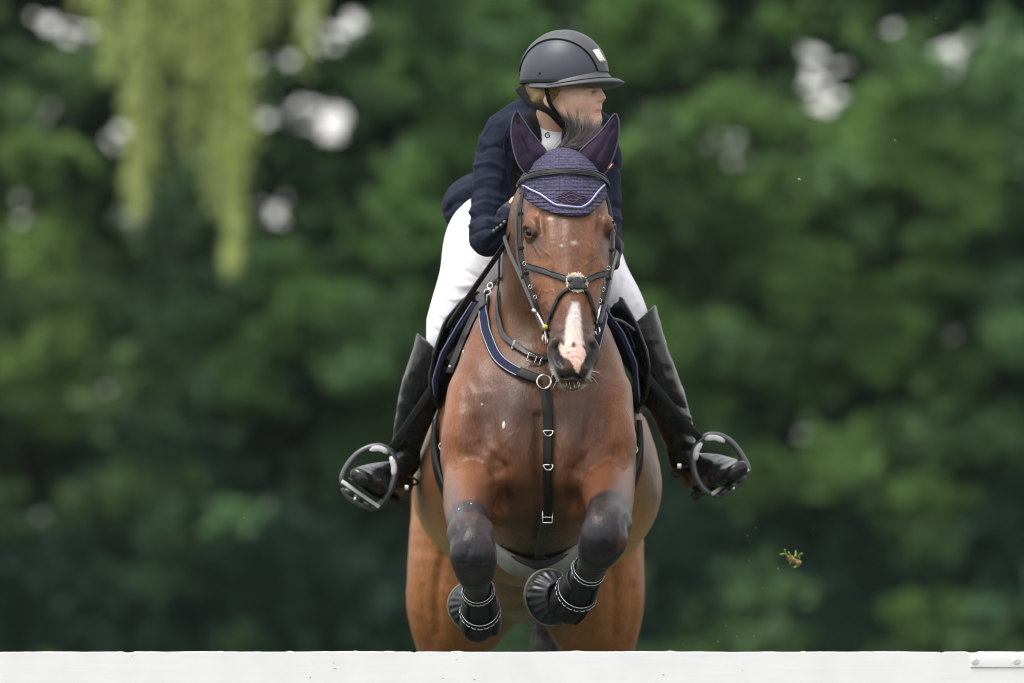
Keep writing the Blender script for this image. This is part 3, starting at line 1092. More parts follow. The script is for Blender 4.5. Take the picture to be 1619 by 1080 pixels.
# head
UH = (.992, .12, -.03)
H.loft(st([(889, 274, .37, 44, 36), (892, 305, .32, 60, 58), (895, 340, .28, 67, 70), (896.5, 372, .25, 66, 74), (898, 410, .20, 62, 70), (899, 448, .15, 55.5, 60),
           (901.5, 480, .105, 46, 50), (904, 515, .06, 37, 42), (906, 545, .025, 34.5, 37), (906, 572, -.005, 33, 34), (905, 590, -.012, 29, 28)]),
       u=UH, k=.03, sub=5, cap=(.7, .5))
H.loft(st([(893, 395, .34, 58, 56), (896, 450, .285, 51, 55), (899, 500, .20, 40, 42), (902, 550, .10, 30, 28), (904, 592, .04, 24, 22), (905, 604, .025, 19, 15)]), u=UH, k=.02, sub=4)
H.ell(W(905, 597, .0), (.036, .026, .017), k=.012)                         # chin and lips
H.ell(W(905, 583, -.03), (.045, .03, .026), k=.015)
# brow bones and cheek ridges
FH = np.array([[.99, .12, 0], [-.07, .56, .83], [.1, -.82, .56]])
H.ell(W(843, 355, .202), (.020, .040, .026), k=.022)
H.ell(W(956, 353, .214), (.020, .040, .026), k=.022)
H.loft(st([(838, 385, .21, 9, 9), (842, 420, .165, 9, 9), (852, 455, .12, 8, 8)]), k=.03)
H.loft(st([(962, 385, .225, 9, 9), (957, 420, .185, 9, 9), (948, 455, .14, 8, 8)]), k=.03)
# eyes: lids and brow built round the place where each eyeball sits


def surf(o, d):
    for i in range(400):
        p = o + d * (i * .001)
        ix = [min(len(ax) - 1, int(np.searchsorted(ax, c_))) for ax, c_ in zip(H.A, p)]
        if H.D[ix[0], ix[1], ix[2]] > 0:
            return p
    return p


EYES = []
for o_, d_ in ((W(893, 370, .25), (-.76, -.65, .02)), (W(898, 368, .26), (.93, -.37, .02))):
    d_ = unit(d_)
    p_ = surf(o_, d_)
    e1 = unit(np.cross(d_, (0, 0, 1)))
    if e1[1] > 0:
        e1 = -e1                       # towards the nose side of the head
    e2 = np.cross(d_, e1)
    if e2[2] < 0:
        e2 = -e2
    e1, e2 = unit(e1 * .93 - e2 * .36), unit(e2 * .93 + e1 * .36)
    EYES.append((p_, d_, e1, e2))
    H.ell(p_, (.020, .014, .012), np.array([e1, e2, d_]), k=.006, mode='cut')
    def arc(a0, a1, ra, rb, h, r0):
        out = []
        for q in np.linspace(0, 1, 7):
            a_ = math.radians(a0 + (a1 - a0) * q)
            out.append([*(p_ + e1 * ra * math.cos(a_) + e2 * rb * math.sin(a_) + d_ * h), r0 * (.6 + .4 * math.sin(math.pi * q)), r0 * (.6 + .4 * math.sin(math.pi * q))])
        return out
    H.loft(arc(-12, 192, .0225, .0150, .0035, .0068), k=.007, sub=3)
    H.loft(arc(-168, -12, .0225, .0140, .0010, .0052), k=.008, sub=3)
    H.loft(arc(20, 160, .031, .027, -.002, .0065), k=.014, sub=3)
    H.loft(arc(-150, -30, .030, .025, -.002, .0035), k=.006, sub=3)
# nostril rims and openings
H.loft(st([(880, 538, -.025, 7, 7), (873.5, 552, -.012, 8, 8), (876, 570, -.02, 8, 8), (886, 582, -.04, 6, 6)]), k=.014, sub=4)
H.loft(st([(936, 538, -.012, 7, 7), (941, 552, .003, 7, 8), (938.5, 570, -.01, 7, 8), (929, 582, -.03, 6, 6)]), k=.014, sub=4)
H.loft(st([(884, 543, -.055, 5, 7), (879.5, 554, -.048, 5.5, 8), (882.5, 567, -.05, 6, 9), (889, 577, -.06, 4, 6)]), k=.006, sub=4, mode='cut')
H.loft(st([(933, 543, -.042, 4.5, 7), (937, 554, -.035, 4.5, 8), (934.5, 566, -.04, 5, 9), (928.5, 576, -.05, 3.5, 6)]), k=.006, sub=4, mode='cut')
H.loft(st([(886, 594.5, -.035, 3, 1.8), (896, 597, -.05, 3, 1.8), (906, 595, -.055, 3, 1.8), (916, 597, -.045, 3, 1.8), (925, 592, -.03, 3, 1.8)]), k=.006, sub=4, mode='cut')
# ears inside the bonnet's covers
H.loft(st([(850, 262, .36, 16, 14), (832, 225, .355, 12, 9), (820, 195, .35, 4, 4)]), k=.01)
H.loft(st([(932, 262, .375, 16, 14), (955, 225, .37, 12, 9), (968, 198, .365, 4, 4)]), k=.01)

HV, HQ = H.mesh()
del H
V2 = relax(HV, HQ, 24)
w_ = np.clip((HV[:, 1] - .36) / .15, 0, 1)[:, None]
HV = relax(HV, HQ, 3)
HV = HV * (1 - w_) + V2 * w_
SH = Sculpt(HV, HQ)
# muscles, tendons and folds of the chest
for ln, r, a in [
    ([(851, 660), (852, 720), (853, 790), (851, 850)], 9, -.010),
    ([(800, 740), (802, 770), (798, 800)], 8, -.012), ([(905, 745), (903, 775), (908, 800)], 8, -.012),
    ([(770, 640), (785, 690), (790, 740)], 12, -.006), ([(935, 640), (922, 690), (915, 740)], 12, -.006),
    ([(722, 735), (745, 722), (770, 735), (790, 765), (796, 795)], 7, -.006), ([(985, 735), (962, 724), (940, 735), (918, 765), (908, 795)], 7, -.006),
    ([(718, 748), (742, 733), (768, 747)], 5, .002), ([(985, 748), (964, 735), (942, 747)], 5, .002),
    ([(712, 738), (730, 728), (752, 727), (772, 737)], 1.6, -.0016), ([(716, 744), (734, 734), (754, 733)], 1.4, -.0014), ([(990, 738), (972, 728), (950, 728), (934, 738)], 1.6, -.0016), ([(986, 744), (970, 734), (952, 735)], 1.4, -.0014),
    ([(775, 712), (768, 735), (775, 760)], 9, .006), ([(925, 712), (932, 735), (926, 760)], 9, .006),
    ([(728, 690), (735, 720), (730, 740)], 8, .003), ([(972, 690), (966, 720), (972, 740)], 8, .003), ([(745, 620), (775, 650), (800, 700)], 18, .004), ([(955, 620), (925, 650), (905, 700)], 18, .004), 
    ([(812, 650), (808, 700), (816, 755)], 24, .013), ([(895, 650), (900, 700), (892, 755)], 24, .013),
    ([(738, 590), (760, 650), (778, 700), (788, 745)], 14, -.009), ([(972, 590), (946, 650), (930, 700), (918, 745)], 14, -.009),
    ([(720, 610), (728, 660), (735, 700)], 14, .006), ([(988, 610), (978, 660), (970, 700)], 14, .006),
    ([(760, 700), (780, 725), (800, 735)], 6, -.004), ([(945, 700), (922, 728), (905, 738)], 6, -.004),
    ([(820, 860), (850, 868), (880, 860)], 3, -.003), ([(825, 852), (850, 859), (880, 851)], 3, -.003), ([(815, 845), (850, 850), (890, 843)], 2.5, -.002),
]:
    SH.stroke(ln, r, a, .1, 1.0)
for ln, r, a in [([(700, 880), (690, 940), (692, 1000)], 8, -.008), ([(722, 890), (716, 950), (716, 1010)], 14, .006), ([(965, 880), (972, 940), (968, 1000)], 8, -.008), ([(942, 890), (944, 950), (942, 1010)], 14, .006),
                 ([(668, 930), (672, 980), (684, 1020)], 7, -.004), ([(1003, 930), (1000, 980), (990, 1020)], 7, -.004)]:
    SH.stroke(ln, r, a, 1.8, 2.6)
# veins
for ln in [[(962, 668), (966, 676), (963, 686), (968, 692), (966, 700)],
           [(930, 640), (938, 655), (936, 668), (944, 678)], [(800, 700), (808, 690), (818, 686), (826, 676)], [(835, 705), (832, 720), (836, 735)], [(880, 700), (888, 712), (885, 726)]]:
    SH.stroke(ln, 1.5, .0019, .1, 1.0)
for ln in [[(870, 405), (862, 398), (853, 392), (851, 386)], [(852, 468), (858, 458), (866, 462), (872, 458), (876, 466)], [(858, 480), (866, 476), (870, 484)],
           [(931, 392), (938, 394), (944, 390), (942, 386)], [(920, 425), (930, 415), (936, 410), (946, 404)], [(934, 460), (938, 468), (935, 478)]]:
    SH.stroke(ln, 1.3, .0016, -.2, .4)
# face: temple hollows, orbit rim, nasal bones, wrinkles above the muzzle
for ln, r, a in [([(858, 335), (854, 350), (857, 368)], 5, -.005), ([(946, 335), (950, 350), (947, 366)], 5, -.005),
                 ([(866, 350), (868, 380), (866, 400)], 7, .004), ([(936, 350), (934, 380), (936, 400)], 7, .004),
                 ([(897, 330), (899, 380), (903, 430)], 14, .005), ([(872, 430), (880, 470), (885, 510)], 7, -.005), ([(936, 430), (930, 470), (927, 510)], 7, -.005),
                 ([(850, 420), (858, 450), (868, 490)], 6, .004), ([(952, 420), (946, 450), (939, 490)], 6, .004),
                 ([(846, 388), (850, 398), (854, 404)], 2, .003), ([(842, 391), (847, 400)], 1.5, -.002),
                 ([(900, 560), (905, 575), (906, 592)], 3, -.003), ([(896, 552), (906, 549), (916, 552)], 1.2, -.0012), ([(897, 560), (907, 557), (917, 560)], 1.2, -.0012),
                 ([(898, 568), (907, 565), (916, 568)], 1.2, -.0012), ([(882, 528), (892, 522)], 3, -.002), ([(930, 528), (922, 522)], 3, -.002)]:
    SH.stroke(ln, r, a, -.3, .42)
# knees and forearms
for ln, r, a in [([(738, 905), (750, 900), (764, 905)], 4, -.004), ([(728, 890), (750, 893), (772, 888)], 3, -.002), ([(720, 800), (728, 830), (722, 850)], 6, -.004), ([(752, 790), (757, 820)], 8, .004),
                 ([(741, 868), (738, 882)], 4, -.003), ([(990, 800), (984, 825), (988, 840)], 6, -.004), ([(940, 790), (940, 815)], 8, .003), ([(955, 858), (958, 868)], 4, -.003),
                 ([(930, 872), (948, 874), (970, 872)], 3, -.003)]:
    SH.stroke(ln, r, a, -.3, .3)
for k_ in (0, 1):
    SH.refresh()
    n_ = vnoise(SH.V, 22, 3 + k_) - .5
    SH.V += SH.N * (n_ * (.004 if k_ == 0 else .0))[:, None]
SH.refresh()

# coat colours (patches of the hair, with shade painted on neck and nostrils)
nV = len(SH.V)
C = np.tile(np.array([.142, .053, .021]), (nV, 1))
SH.C = C
Y_ = SH.V[:, 1]
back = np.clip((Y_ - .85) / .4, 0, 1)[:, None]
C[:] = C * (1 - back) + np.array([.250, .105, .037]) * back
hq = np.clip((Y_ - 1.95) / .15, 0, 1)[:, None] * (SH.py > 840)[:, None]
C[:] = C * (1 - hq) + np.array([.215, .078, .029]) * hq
P = SH.paint
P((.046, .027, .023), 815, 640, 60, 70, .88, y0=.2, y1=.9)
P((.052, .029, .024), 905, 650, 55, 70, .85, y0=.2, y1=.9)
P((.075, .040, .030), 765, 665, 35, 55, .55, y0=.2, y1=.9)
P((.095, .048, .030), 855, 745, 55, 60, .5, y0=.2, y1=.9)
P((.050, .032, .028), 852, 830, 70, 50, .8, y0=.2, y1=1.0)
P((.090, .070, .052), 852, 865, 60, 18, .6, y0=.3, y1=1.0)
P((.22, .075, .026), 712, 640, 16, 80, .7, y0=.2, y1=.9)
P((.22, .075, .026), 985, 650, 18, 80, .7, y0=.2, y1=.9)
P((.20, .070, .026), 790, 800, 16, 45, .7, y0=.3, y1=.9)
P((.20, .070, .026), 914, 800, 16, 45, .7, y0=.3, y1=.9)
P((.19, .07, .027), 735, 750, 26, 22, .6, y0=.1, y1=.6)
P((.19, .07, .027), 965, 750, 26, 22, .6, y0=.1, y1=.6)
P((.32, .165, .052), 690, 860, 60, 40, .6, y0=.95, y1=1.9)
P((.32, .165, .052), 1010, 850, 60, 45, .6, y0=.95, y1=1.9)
P((.15, .095, .055), 672, 735, 9, 70, .5, y0=.95, y1=1.9)
P((.12, .075, .045), 1030, 740, 9, 70, .5, y0=.95, y1=1.9)
P((.10, .085, .060), 805, 940, 45, 60, .8, y0=1.4, y1=2.6)
P((.13, .075, .045), 880, 975, 40, 45, .6, y0=1.9, y1=2.6)
# neck is painted dark brown, its shade put into the coat colour
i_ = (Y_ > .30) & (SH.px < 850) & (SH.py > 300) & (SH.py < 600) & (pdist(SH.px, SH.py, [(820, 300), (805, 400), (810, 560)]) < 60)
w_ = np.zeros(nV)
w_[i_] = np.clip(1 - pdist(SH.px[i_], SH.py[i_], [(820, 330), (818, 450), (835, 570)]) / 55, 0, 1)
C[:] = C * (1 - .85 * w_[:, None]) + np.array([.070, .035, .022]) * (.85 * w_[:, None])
# black legs
def legmask(rows, i0, hard):
    pts = cr(np.array(st(rows))[:, :3], 4)[i0 * 4:]
    d = np.full(nV, 9.)
    for p in pts:
        d = np.minimum(d, np.linalg.norm(SH.V - p, axis=1))
    return np.clip((hard - d) / .02, 0, 1)
BLK = np.array([.0105, .0095, .012])
for rows, i0 in ((LEG_L, 3), (LEG_R, 3)):
    w_ = legmask(rows, i0, .085)
    nz = (vnoise(SH.V, 60, 5) - .5) * .5
    w_ = np.clip(w_ + nz * (w_ > 0) * (w_ < 1), 0, 1)[:, None] * (Y_ < .45)[:, None]
    C[:] = C * (1 - w_) + BLK * w_
P((.030, .022, .024), 762, 815, 20, 45, .8, y0=-.2, y1=.35)
P((.030, .022, .024), 975, 790, 22, 35, .7, y0=-.2, y1=.35)
P((.045, .028, .026), 718, 800, 14, 40, .7, y0=-.2, y1=.35)
for c_ in (W(754, 992, .22), W(872, 952, .26), W(757, 975, .19), W(895, 950, .21)):
    w_ = (np.linalg.norm(SH.V - c_, axis=1) < .085)[:, None] * 1.0
    C[:] = C * (1 - w_) + BLK * w_
low = np.clip((1110 - SH.py) / 40, 0, 1)
w_ = ((1 - low) * (Y_ > 1.9))[:, None]
C[:] = C * (1 - w_) + BLK * w_
# head
hd = dict(y0=-.3, y1=.42)
P((.148, .057, .023), 893, 420, 75, 130, .8, **hd)
P((.105, .050, .030), 895, 375, 36, 36, .65, **hd)
P((.075, .045, .034), 898, 415, 22, 30, .45, **hd)
P((.050, .035, .030), 893, 345, 40, 16, .5, **hd)
P((.18, .062, .022), 850, 330, 20, 26, .6, **hd)
P((.18, .062, .022), 868, 440, 20, 40, .5, **hd)
P((.18, .062, .022), 944, 430, 16, 50, .5, **hd)
P((.035, .025, .023), 843, 373, 13, 19, .85, **hd)
P((.040, .028, .026), 961, 372, 9, 20, .8, **hd)
P((.060, .042, .036), 852, 392, 10, 14, .6, **hd)
P((.16, .10, .065), 958, 392, 5, 16, .6, **hd)
P((.13, .052, .028), 905, 470, 34, 30, .5, **hd)
P((.075, .032, .024), 880, 520, 20, 40, .8, **hd)
P((.075, .032, .024), 932, 520, 18, 40, .8, **hd)
P((.045, .030, .027), 878, 560, 24, 40, .9, soft=3, **hd)
P((.045, .030, .027), 935, 560, 21, 40, .9, soft=3, **hd)
P((.020, .017, .017), 877, 570, 19, 28, .95, soft=3, **hd)
P((.020, .017, .017), 936, 570, 17, 28, .95, soft=3, **hd)
P((.018, .015, .015), 906, 594, 34, 16, .97, soft=4, **hd)
# stripe on the nose: white hair above, pink skin below, drawn with a ragged edge
rag = (vnoise(SH.V, 170, 9) - .5) * 5 + (vnoise(SH.V, 420, 2) - .5) * 4
fm = (Y_ < .35) & (SH.N[:, 1] < .2)
poly_w = [(905, 478), (914, 478), (917, 490), (919, 512), (921, 535), (924, 545), (893, 545), (894, 525), (896, 505), (901, 488)]
poly_p = [(902, 508), (912, 504), (914, 525), (917, 540), (925, 553), (927, 561), (922, 572), (918, 580), (915, 590), (911, 588), (907, 578), (902, 570), (893, 566),
          (886, 560), (882, 545), (886, 541), (891, 547), (895, 540), (897, 525), (899, 512)]
def softpoly(poly, w):
    d = pdist(SH.px, SH.py, list(poly) + [poly[0]])
    s_ = np.where(inpoly(SH.px, SH.py, poly), d, -d) + rag * .35
    return np.clip(.5 + s_ / w, 0, 1) * fm
ww = (softpoly(poly_w, 5) * .85)[:, None]
C[:] = C * (1 - ww) + np.array([.50, .46, .46]) * ww
wp = (softpoly(poly_p, 1.8) * .95)[:, None]
C[:] = C * (1 - wp) + np.array([.60, .385, .325]) * wp
P((.03, .022, .022), 907, 545, 3.6, 5.2, .95, soft=4, **hd)
SH.paint_line((.006, .005, .005), [(884, 541), (879, 552), (881, 566), (888, 577)], 3.2, .95, -.3, .3)  # shade inside the nostril openings, painted on in black
SH.paint_line((.006, .005, .005), [(933, 542), (937.5, 553), (936, 565), (930, 576)], 3.0, .95, -.3, .3)
# pale lip edge
P((.55, .53, .47), 876, 590, 3.2, 15, .85, rot=-.42, **hd)
P((.55, .53, .47), 932, 592, 2.8, 10, .8, rot=.5, **hd)
P((.50, .48, .41), 892, 611, 11, 3.2, .7, rot=.3, **hd)
P((.50, .48, .41), 916, 611, 10, 3, .7, rot=-.2, **hd)
# white marks
for (x, y, rx, ry) in [(870, 346, 4.5, 2), (888, 388, 2.5, 2.2), (948, 341, 1.6, 2.4), (908, 384, 5, 3)]:
    P((.40, .34, .32), x, y, rx, ry, .7, **hd)
# fine mottling of hair
C *= 1.10 * (1 + .24 * (vnoise(SH.V, 330, 21)[:, None] - .5) + .14 * (vnoise(SH.V, 75, 22)[:, None] - .5))
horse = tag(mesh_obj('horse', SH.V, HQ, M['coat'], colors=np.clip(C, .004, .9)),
            'bay horse with black forelegs and pink white nose stripe jumping with forelegs folded', 'horse')
HB = BVHTree.FromPolygons([tuple(v) for v in SH.V.tolist()], HQ.tolist())


def hit(px, py, ymin=None, bvh=None):
    o = CP if ymin is None else W(px, py, ymin)
    d = unit(W(px, py, 1.0) - CP)
    r = (bvh or HB).ray_cast(Vector(o), Vector(d))
    if r[0] is None:
        return None
    n = np.array(r[1])
    return np.array(r[0]), (-n if n @ d > 0 else n)


def near(p, bvh=None):
    r = (bvh or HB).find_nearest(Vector(p))
    n = np.array(r[1])
    return np.array(r[0]), n


# eyes
for p_, d_, e1, e2 in EYES:
    MB().ellipsoid(p_ - d_ * .0070, (.0205, .0165, .0160), np.array([e1, e2, d_]), nu=24, nv=16).build('eye', M['eyeball'], horse)
# ------------------------------------------------------------------ tack: strips laid on the horse
def drape(pts, n=8, lift=.003, bvh=None, smooth=2, ymin=None, yfb=None):
    """rows (px,py) lie on the surface seen there; rows (px,py,y) are points in space"""
    A, Nn = [], []
    P2 = cr(np.array([p[:2] for p in pts], float), n)
    lab = [len(p) == 3 for p in pts]
    yy = [p[2] if len(p) == 3 else None for p in pts]
    for k_, (x, y) in enumerate(P2):
        i = min(int(k_ // n), len(pts) - 1)
        j = min(i + 1, len(pts) - 1)
        f = (k_ - i * n) / n
        if lab[i] and lab[j]:
            A.append(W(x, y, yy[i] * (1 - f) + yy[j] * f))
            Nn.append(np.array([0, -1., 0]))
            continue
        h = hit(x, y, ymin, bvh)
        if h is None:
            h = near(W(x, y, yfb if yfb else (A[-1][1] if A else .3)), bvh)
        A.append(h[0])
        Nn.append(h[1])
    A, Nn = np.array(A), np.array(Nn)
    for _ in range(smooth):
        A[1:-1] = (A[:-2] + 2 * A[1:-1] + A[2:]) / 4
        Nn[1:-1] = (Nn[:-2] + 2 * Nn[1:-1] + Nn[2:]) / 4
    Nn = np.array([unit(v) for v in Nn])
    return A + Nn * lift, Nn


def strap(name, pts, w, t, material, parent, n=8, lift=.003, mb=None, taper=None, off=0.0, bvh=None, ymin=None, yfb=None):
    A, Nn = drape(pts, n, lift, bvh, 2, ymin, yfb)
    T = np.gradient(A, axis=0)
    U = np.array([unit(np.cross(unit(a), b)) for a, b in zip(T, Nn)])
    if off:
        A = A + U * off
    m_ = mb or MB()
    m_.sweep(A, rrect(w, t), U, scale=taper)
    return m_ if mb else m_.build(name, material, parent)


def cord(name, pts, r, material, parent, n=8, lift=.003, k=8, mb=None, bvh=None):
    A, Nn = drape(pts, n, lift, bvh)
    m_ = mb or MB()
    m_.tube(A, r, k)
    return m_ if mb else m_.build(name, material, parent)


M['velvet_edge'] = mat('plum_edging', (.075, .06, .105), .8, noise=.2, nscale=300, sheen=.3)
px = 1 / 590.0          # a photo pixel in metres near the horse's head

# --- ear bonnet
bonnet = empty('ear_bonnet', W(890, 260, .36), 'knitted navy lilac ear bonnet with two ears on the horse\'s head', 'ear bonnet')
EDGE = [(827, 303), (838, 313), (856, 325), (875, 334), (897, 339.5), (923, 338), (936, 329), (956, 305)]
region = [(800, 290)] + EDGE + [(985, 290), (985, 190), (800, 190)]


def patch(region, name, material, parent, lift, y1=.44, thick=.004):
    keep = inpoly(SH.px, SH.py, region) & (SH.V[:, 1] < y1)
    f = HQ[keep[HQ].all(1)]
    ids, inv = np.unique(f, return_inverse=True)
    f = inv.reshape(f.shape)
    V = SH.V[ids]
    N = vnormals(V, f)
    V = relax(V, f, 6)
    o = mesh_obj(name, V + N * lift, f, material, parent)
    so = o.modifiers.new('thickness', 'SOLIDIFY')
    so.thickness = thick
    so.offset = 0
    return o


earsel = inpoly(SH.px, SH.py, [(845, 225), (868, 240), (860, 268), (830, 285), (800, 285), (795, 160), (830, 160)]) | inpoly(SH.px, SH.py, [(938, 225), (912, 240), (922, 262), (950, 285), (990, 285), (995, 160), (960, 160)])
keep_px = SH.px.copy()
SH.px[earsel & (SH.N[:, 1] > -2) & (SH.py < 232)] = -999      # the bonnet's cap stops round the ears
patch(region, 'cap', M['crochet'], bonnet, .0055, thick=.005)
SH.px[:] = keep_px
strap('knitted_edge', EDGE, .0085, .0045, M['crochet'], bonnet, lift=.008, n=6)
cord('piping', [(834, 296), (846, 304), (860, 312), (879, 326), (890, 329.5), (914, 332), (927, 325), (938, 310), (949, 296)], .0028, M['lilac'], bonnet, lift=.0135, n=6)
patch([(876, 317), (888, 307), (902, 302.5), (915, 307), (929, 314), (925, 323), (914, 329), (892, 326), (883, 322)], 'velvet_patch', M['velvet'], bonnet, .0085, thick=.003)
mo = MB()
for ln in [[(882, 315), (892, 312), (902, 306), (910, 311), (922, 314)], [(880, 318), (893, 317), (903, 312), (912, 317), (925, 317)], [(895, 320), (903, 325), (911, 320)], [(890, 316), (903, 321), (918, 317)]]:
    cord('', ln, .0009, None, None, lift=.0115, n=5, k=5, mb=mo)
mo.build('embroidery', M['velvet_edge'], bonnet)


def ear_cover(pairs, tip, side, y0, y1):
    rows = np.array([[*a, *b] for a, b in pairs] + [[tip[0] - .8 * side, tip[1], tip[0] + .8 * side, tip[1]]], float)
    R = cr(rows, 6)
    n = len(R)
    m_ = MB()
    V, F = [], []
    kf, kb = 10, 8
    edge_o, edge_i, mid = [], [], []
    for i, (ax, ay, bx, by) in enumerate(R):
        y = y0 + (y1 - y0) * i / (n - 1)
        A, B = W(ax, ay, y), W(bx, by, y)
        h = np.linalg.norm(B - A) / 2
        edge_o.append(A + np.array([0, -.002, 0]))
        edge_i.append(B + np.array([0, -.002, 0]))
        ring_ = []
        for j in range(kf):
            t = j / kf
            crease = 1 - math.exp(-((t - .5) / .10) ** 2) * .35
            ring_.append(A * (1 - t) + B * t + np.array([0, -1, 0]) * h * .55 * math.sin(math.pi * t) * crease)
        for j in range(kb):
            t = j / kb
            ring_.append(B * (1 - t) + A * t + np.array([0, 1, 0]) * h * .75 * math.sin(math.pi * t))
        mid.append((A + B) / 2 + np.array([0, -1, 0]) * h * .55 * .66)
        V += ring_
    k = kf + kb
    for i in range(n - 1):
        for j in range(k):
            F.append((i * k + j, (i + 1) * k + j, (i + 1) * k + (j + 1) % k, i * k + (j + 1) % k))
    F.append(tuple(range(k)))
    F.append(tuple((n - 1) * k + j for j in range(k))[::-1])
    V = np.array(V)
    V += np.array([0, 1, 0]) * ((vnoise(V, 60, 4) - .5) * .006)[:, None]
    e = m_.add(V, F).build('ear_cover', M['velvet'], bonnet)
    s_ = MB()
    s_.tube(edge_o, .0022, 6).tube(edge_i, .0022, 6)
    s_.build('edging', M['velvet_edge'], e)
    s2 = MB()
    s2.tube(np.array(mid[2:-2]) + np.array([0, -.0005, 0]), .0010, 5)
    for t0 in (.22, .42, .62):
        i = int(t0 * n)
        s2.tube([mid[i], edge_o[min(i + 4, n - 1)] * .75 + mid[min(i + 4, n - 1)] * .25 + np.array([0, -.009, 0])], .0008, 4)
        s2.tube([mid[i], edge_i[min(i + 4, n - 1)] * .75 + mid[min(i + 4, n - 1)] * .25 + np.array([0, -.009, 0])], .0008, 4)
    s2.build('quilt_seam', M['leather'], e)
    return e


ear_cover([((835, 279), (857, 259)), ((822, 264), (864, 241)), ((813.5, 242), (853, 225)), ((808.8, 215), (839, 207)), ((810, 191), (827.5, 190)), ((813.5, 181), (821, 180))], (817, 175.5), 1, .345, .335)
ear_cover([((925, 260), (947, 279)), ((915, 244), (959, 271)), ((927, 229), (969, 249)), ((946, 212), (977, 221)), ((961.5, 193), (978.8, 197)), ((968, 184), (976.5, 186))], (972.8, 180), 1, .365, .35)
tg = MB().box(W(965, 263, .32), (.0045, .0015, .010), R=np.array([[.8, 0, -.6], [0, 1, 0], [.6, 0, .8]]), bev=.001)
tag_o = tg.build('label_tag', M['red'], bonnet)
MB().box(W(965, 263, .3178), (.0012, .0006, .007), R=np.array([[.8, 0, -.6], [0, 1, 0], [.6, 0, .8]])).build('stitching', M['white_thread'], tag_o)

# --- bridle
bridle = empty('bridle', W(895, 400, .2), 'black leather bridle with crossed noseband and sheepskin pad on the horse\'s face', 'bridle')
bb = strap('browband', [(827, 297), (833, 287), (850, 281.5), (890, 278.5), (930, 281), (948, 288), (955, 299)], .0068, .004, M['leather'], bridle, lift=.016, n=6)
cord('piping', [(828, 301), (835, 291), (851, 285.8), (890, 283), (930, 285.6), (947, 292), (954, 302)], .0018, M['strap_grey'], bb, lift=.0205, n=6)
cord('piping', [(830, 293), (835, 284), (851, 278), (890, 275), (930, 277.5), (947, 284), (955, 295)], .0016, M['strap_grey'], bb, lift=.0195, n=6)


def flatstrap(name, pts, w, t, material, parent, ang=0.0):
    """pts (px,py,y): a strap in the air, face turned to the camera or by ang about the vertical"""
    P = np.array([W(*p) for p in pts])
    P = cr(P, 8)
    T = np.gradient(P, axis=0)
    n0 = np.array([math.sin(ang), -math.cos(ang), 0])
    U = [unit(np.cross(unit(a), n0)) for a in T]
    return MB().sweep(P, rrect(w, t), U).build(name, material, parent)


c1 = flatstrap('cheekpiece', [(828, 296, .245), (823, 325, .215), (822, 360, .175), (824, 400, .135), (829.5, 425, .11), (836, 450, .085), (845, 478, .055), (851, 490, .05)], .0058, .0024, M['leather'], bridle, -.7)
c2 = flatstrap('cheekpiece', [(820, 318, .25), (817, 350, .23), (818, 400, .20), (826, 440, .16)], .0040, .0022, M['strap_grey'], bridle, -.7)
c3 = flatstrap('cheekpiece', [(954, 300, .265), (962, 322, .245), (967, 350, .21), (967, 385, .165), (965, 420, .13), (960, 450, .10), (952, 478, .07)], .0058, .0024, M['leather'], bridle, .7)
for c_, pts in ((c1, [(823, 338, .20), (824, 392, .14), (832, 432, .10)]), (c3, [(967, 352, .205), (967, 395, .152), (962, 440, .105)])):
    for p in pts:
        MB().box(W(*p) + np.array([0, -.002, 0]), (.0078, .0045, .0045), bev=.0015).build('keeper', M['leather'], c_)
nb1 = strap('noseband', [(831, 420), (845, 424.5), (865, 431), (885, 438), (905, 446)], .0085, .003, M['strap_grey'], bridle, lift=.005)
nb2 = strap('noseband', [(961, 431), (948, 435), (932, 441), (917, 447)], .0085, .003, M['strap_grey'], bridle, lift=.005)
for nb, o_ in ((nb1, [(831, 416), (845, 420.5), (865, 427), (885, 434), (903, 441)]), (nb2, [(961, 427), (948, 431), (932, 437), (919, 442)])):
    cord('edge_seam', o_, .0012, M['leather'], nb, lift=.0085, n=5, k=5)
strap('lower_noseband', [(901, 457), (890, 465), (880, 480), (872, 500), (868.5, 520), (866.5, 540)], .0052, .003, M['leather'], bridle, lift=.005)
strap('lower_noseband', [(921, 457), (930, 468), (936, 485), (940, 505), (941.5, 525), (943, 535)], .0052, .003, M['leather'], bridle, lift=.005)
# crossing disc on a sheepskin pad
pc, pn = hit(911, 449)
ru_ = unit(np.cross(pn, (0, 0, 1)) * -1)
rv_ = np.cross(pn, ru_)
Rp = np.array([ru_, rv_, pn])
pad = MB()
for i in range(900):
    a, r_ = RNG.uniform(0, 2 * math.pi), math.sqrt(RNG.uniform(.1, 1))
    x, z = .0275 * r_ * math.cos(a), .0225 * r_ * math.sin(a)
    b0 = pc + ru_ * x + rv_ * z + pn * .003
    d = unit(ru_ * (x / .031 + RNG.normal(0, .5)) + rv_ * (z / .026 + RNG.normal(0, .5)) + pn * .5)
    L_ = RNG.uniform(.004, .007) * (1.7 if z > .012 else 1)
    e1 = unit(d + RNG.normal(0, .35, 3))
    pad.tube([b0, b0 + d * L_ * .5, b0 + (d * .6 + e1 * .5) * L_], .0014, 4, rr=[1, .9, .3])
pad.build('sheepskin_pad', M['fleece'], bridle)
dk = MB()
dk.ellipsoid(pc + pn * .011 + np.array([0, 0, -.002]), (.0215, .018, .0045), Rp, 20, 8)
for sx, sz in ((-1, -1), (1, -1), (-1, .55), (1, .55)):
    dk.ellipsoid(pc + pn * .0105 + ru_ * (.017 * sx) + rv_ * (.012 * sz), (.010, .009, .004), Rp, 12, 6)
dk.build('crossing_disc', M['strap_grey'], bridle)
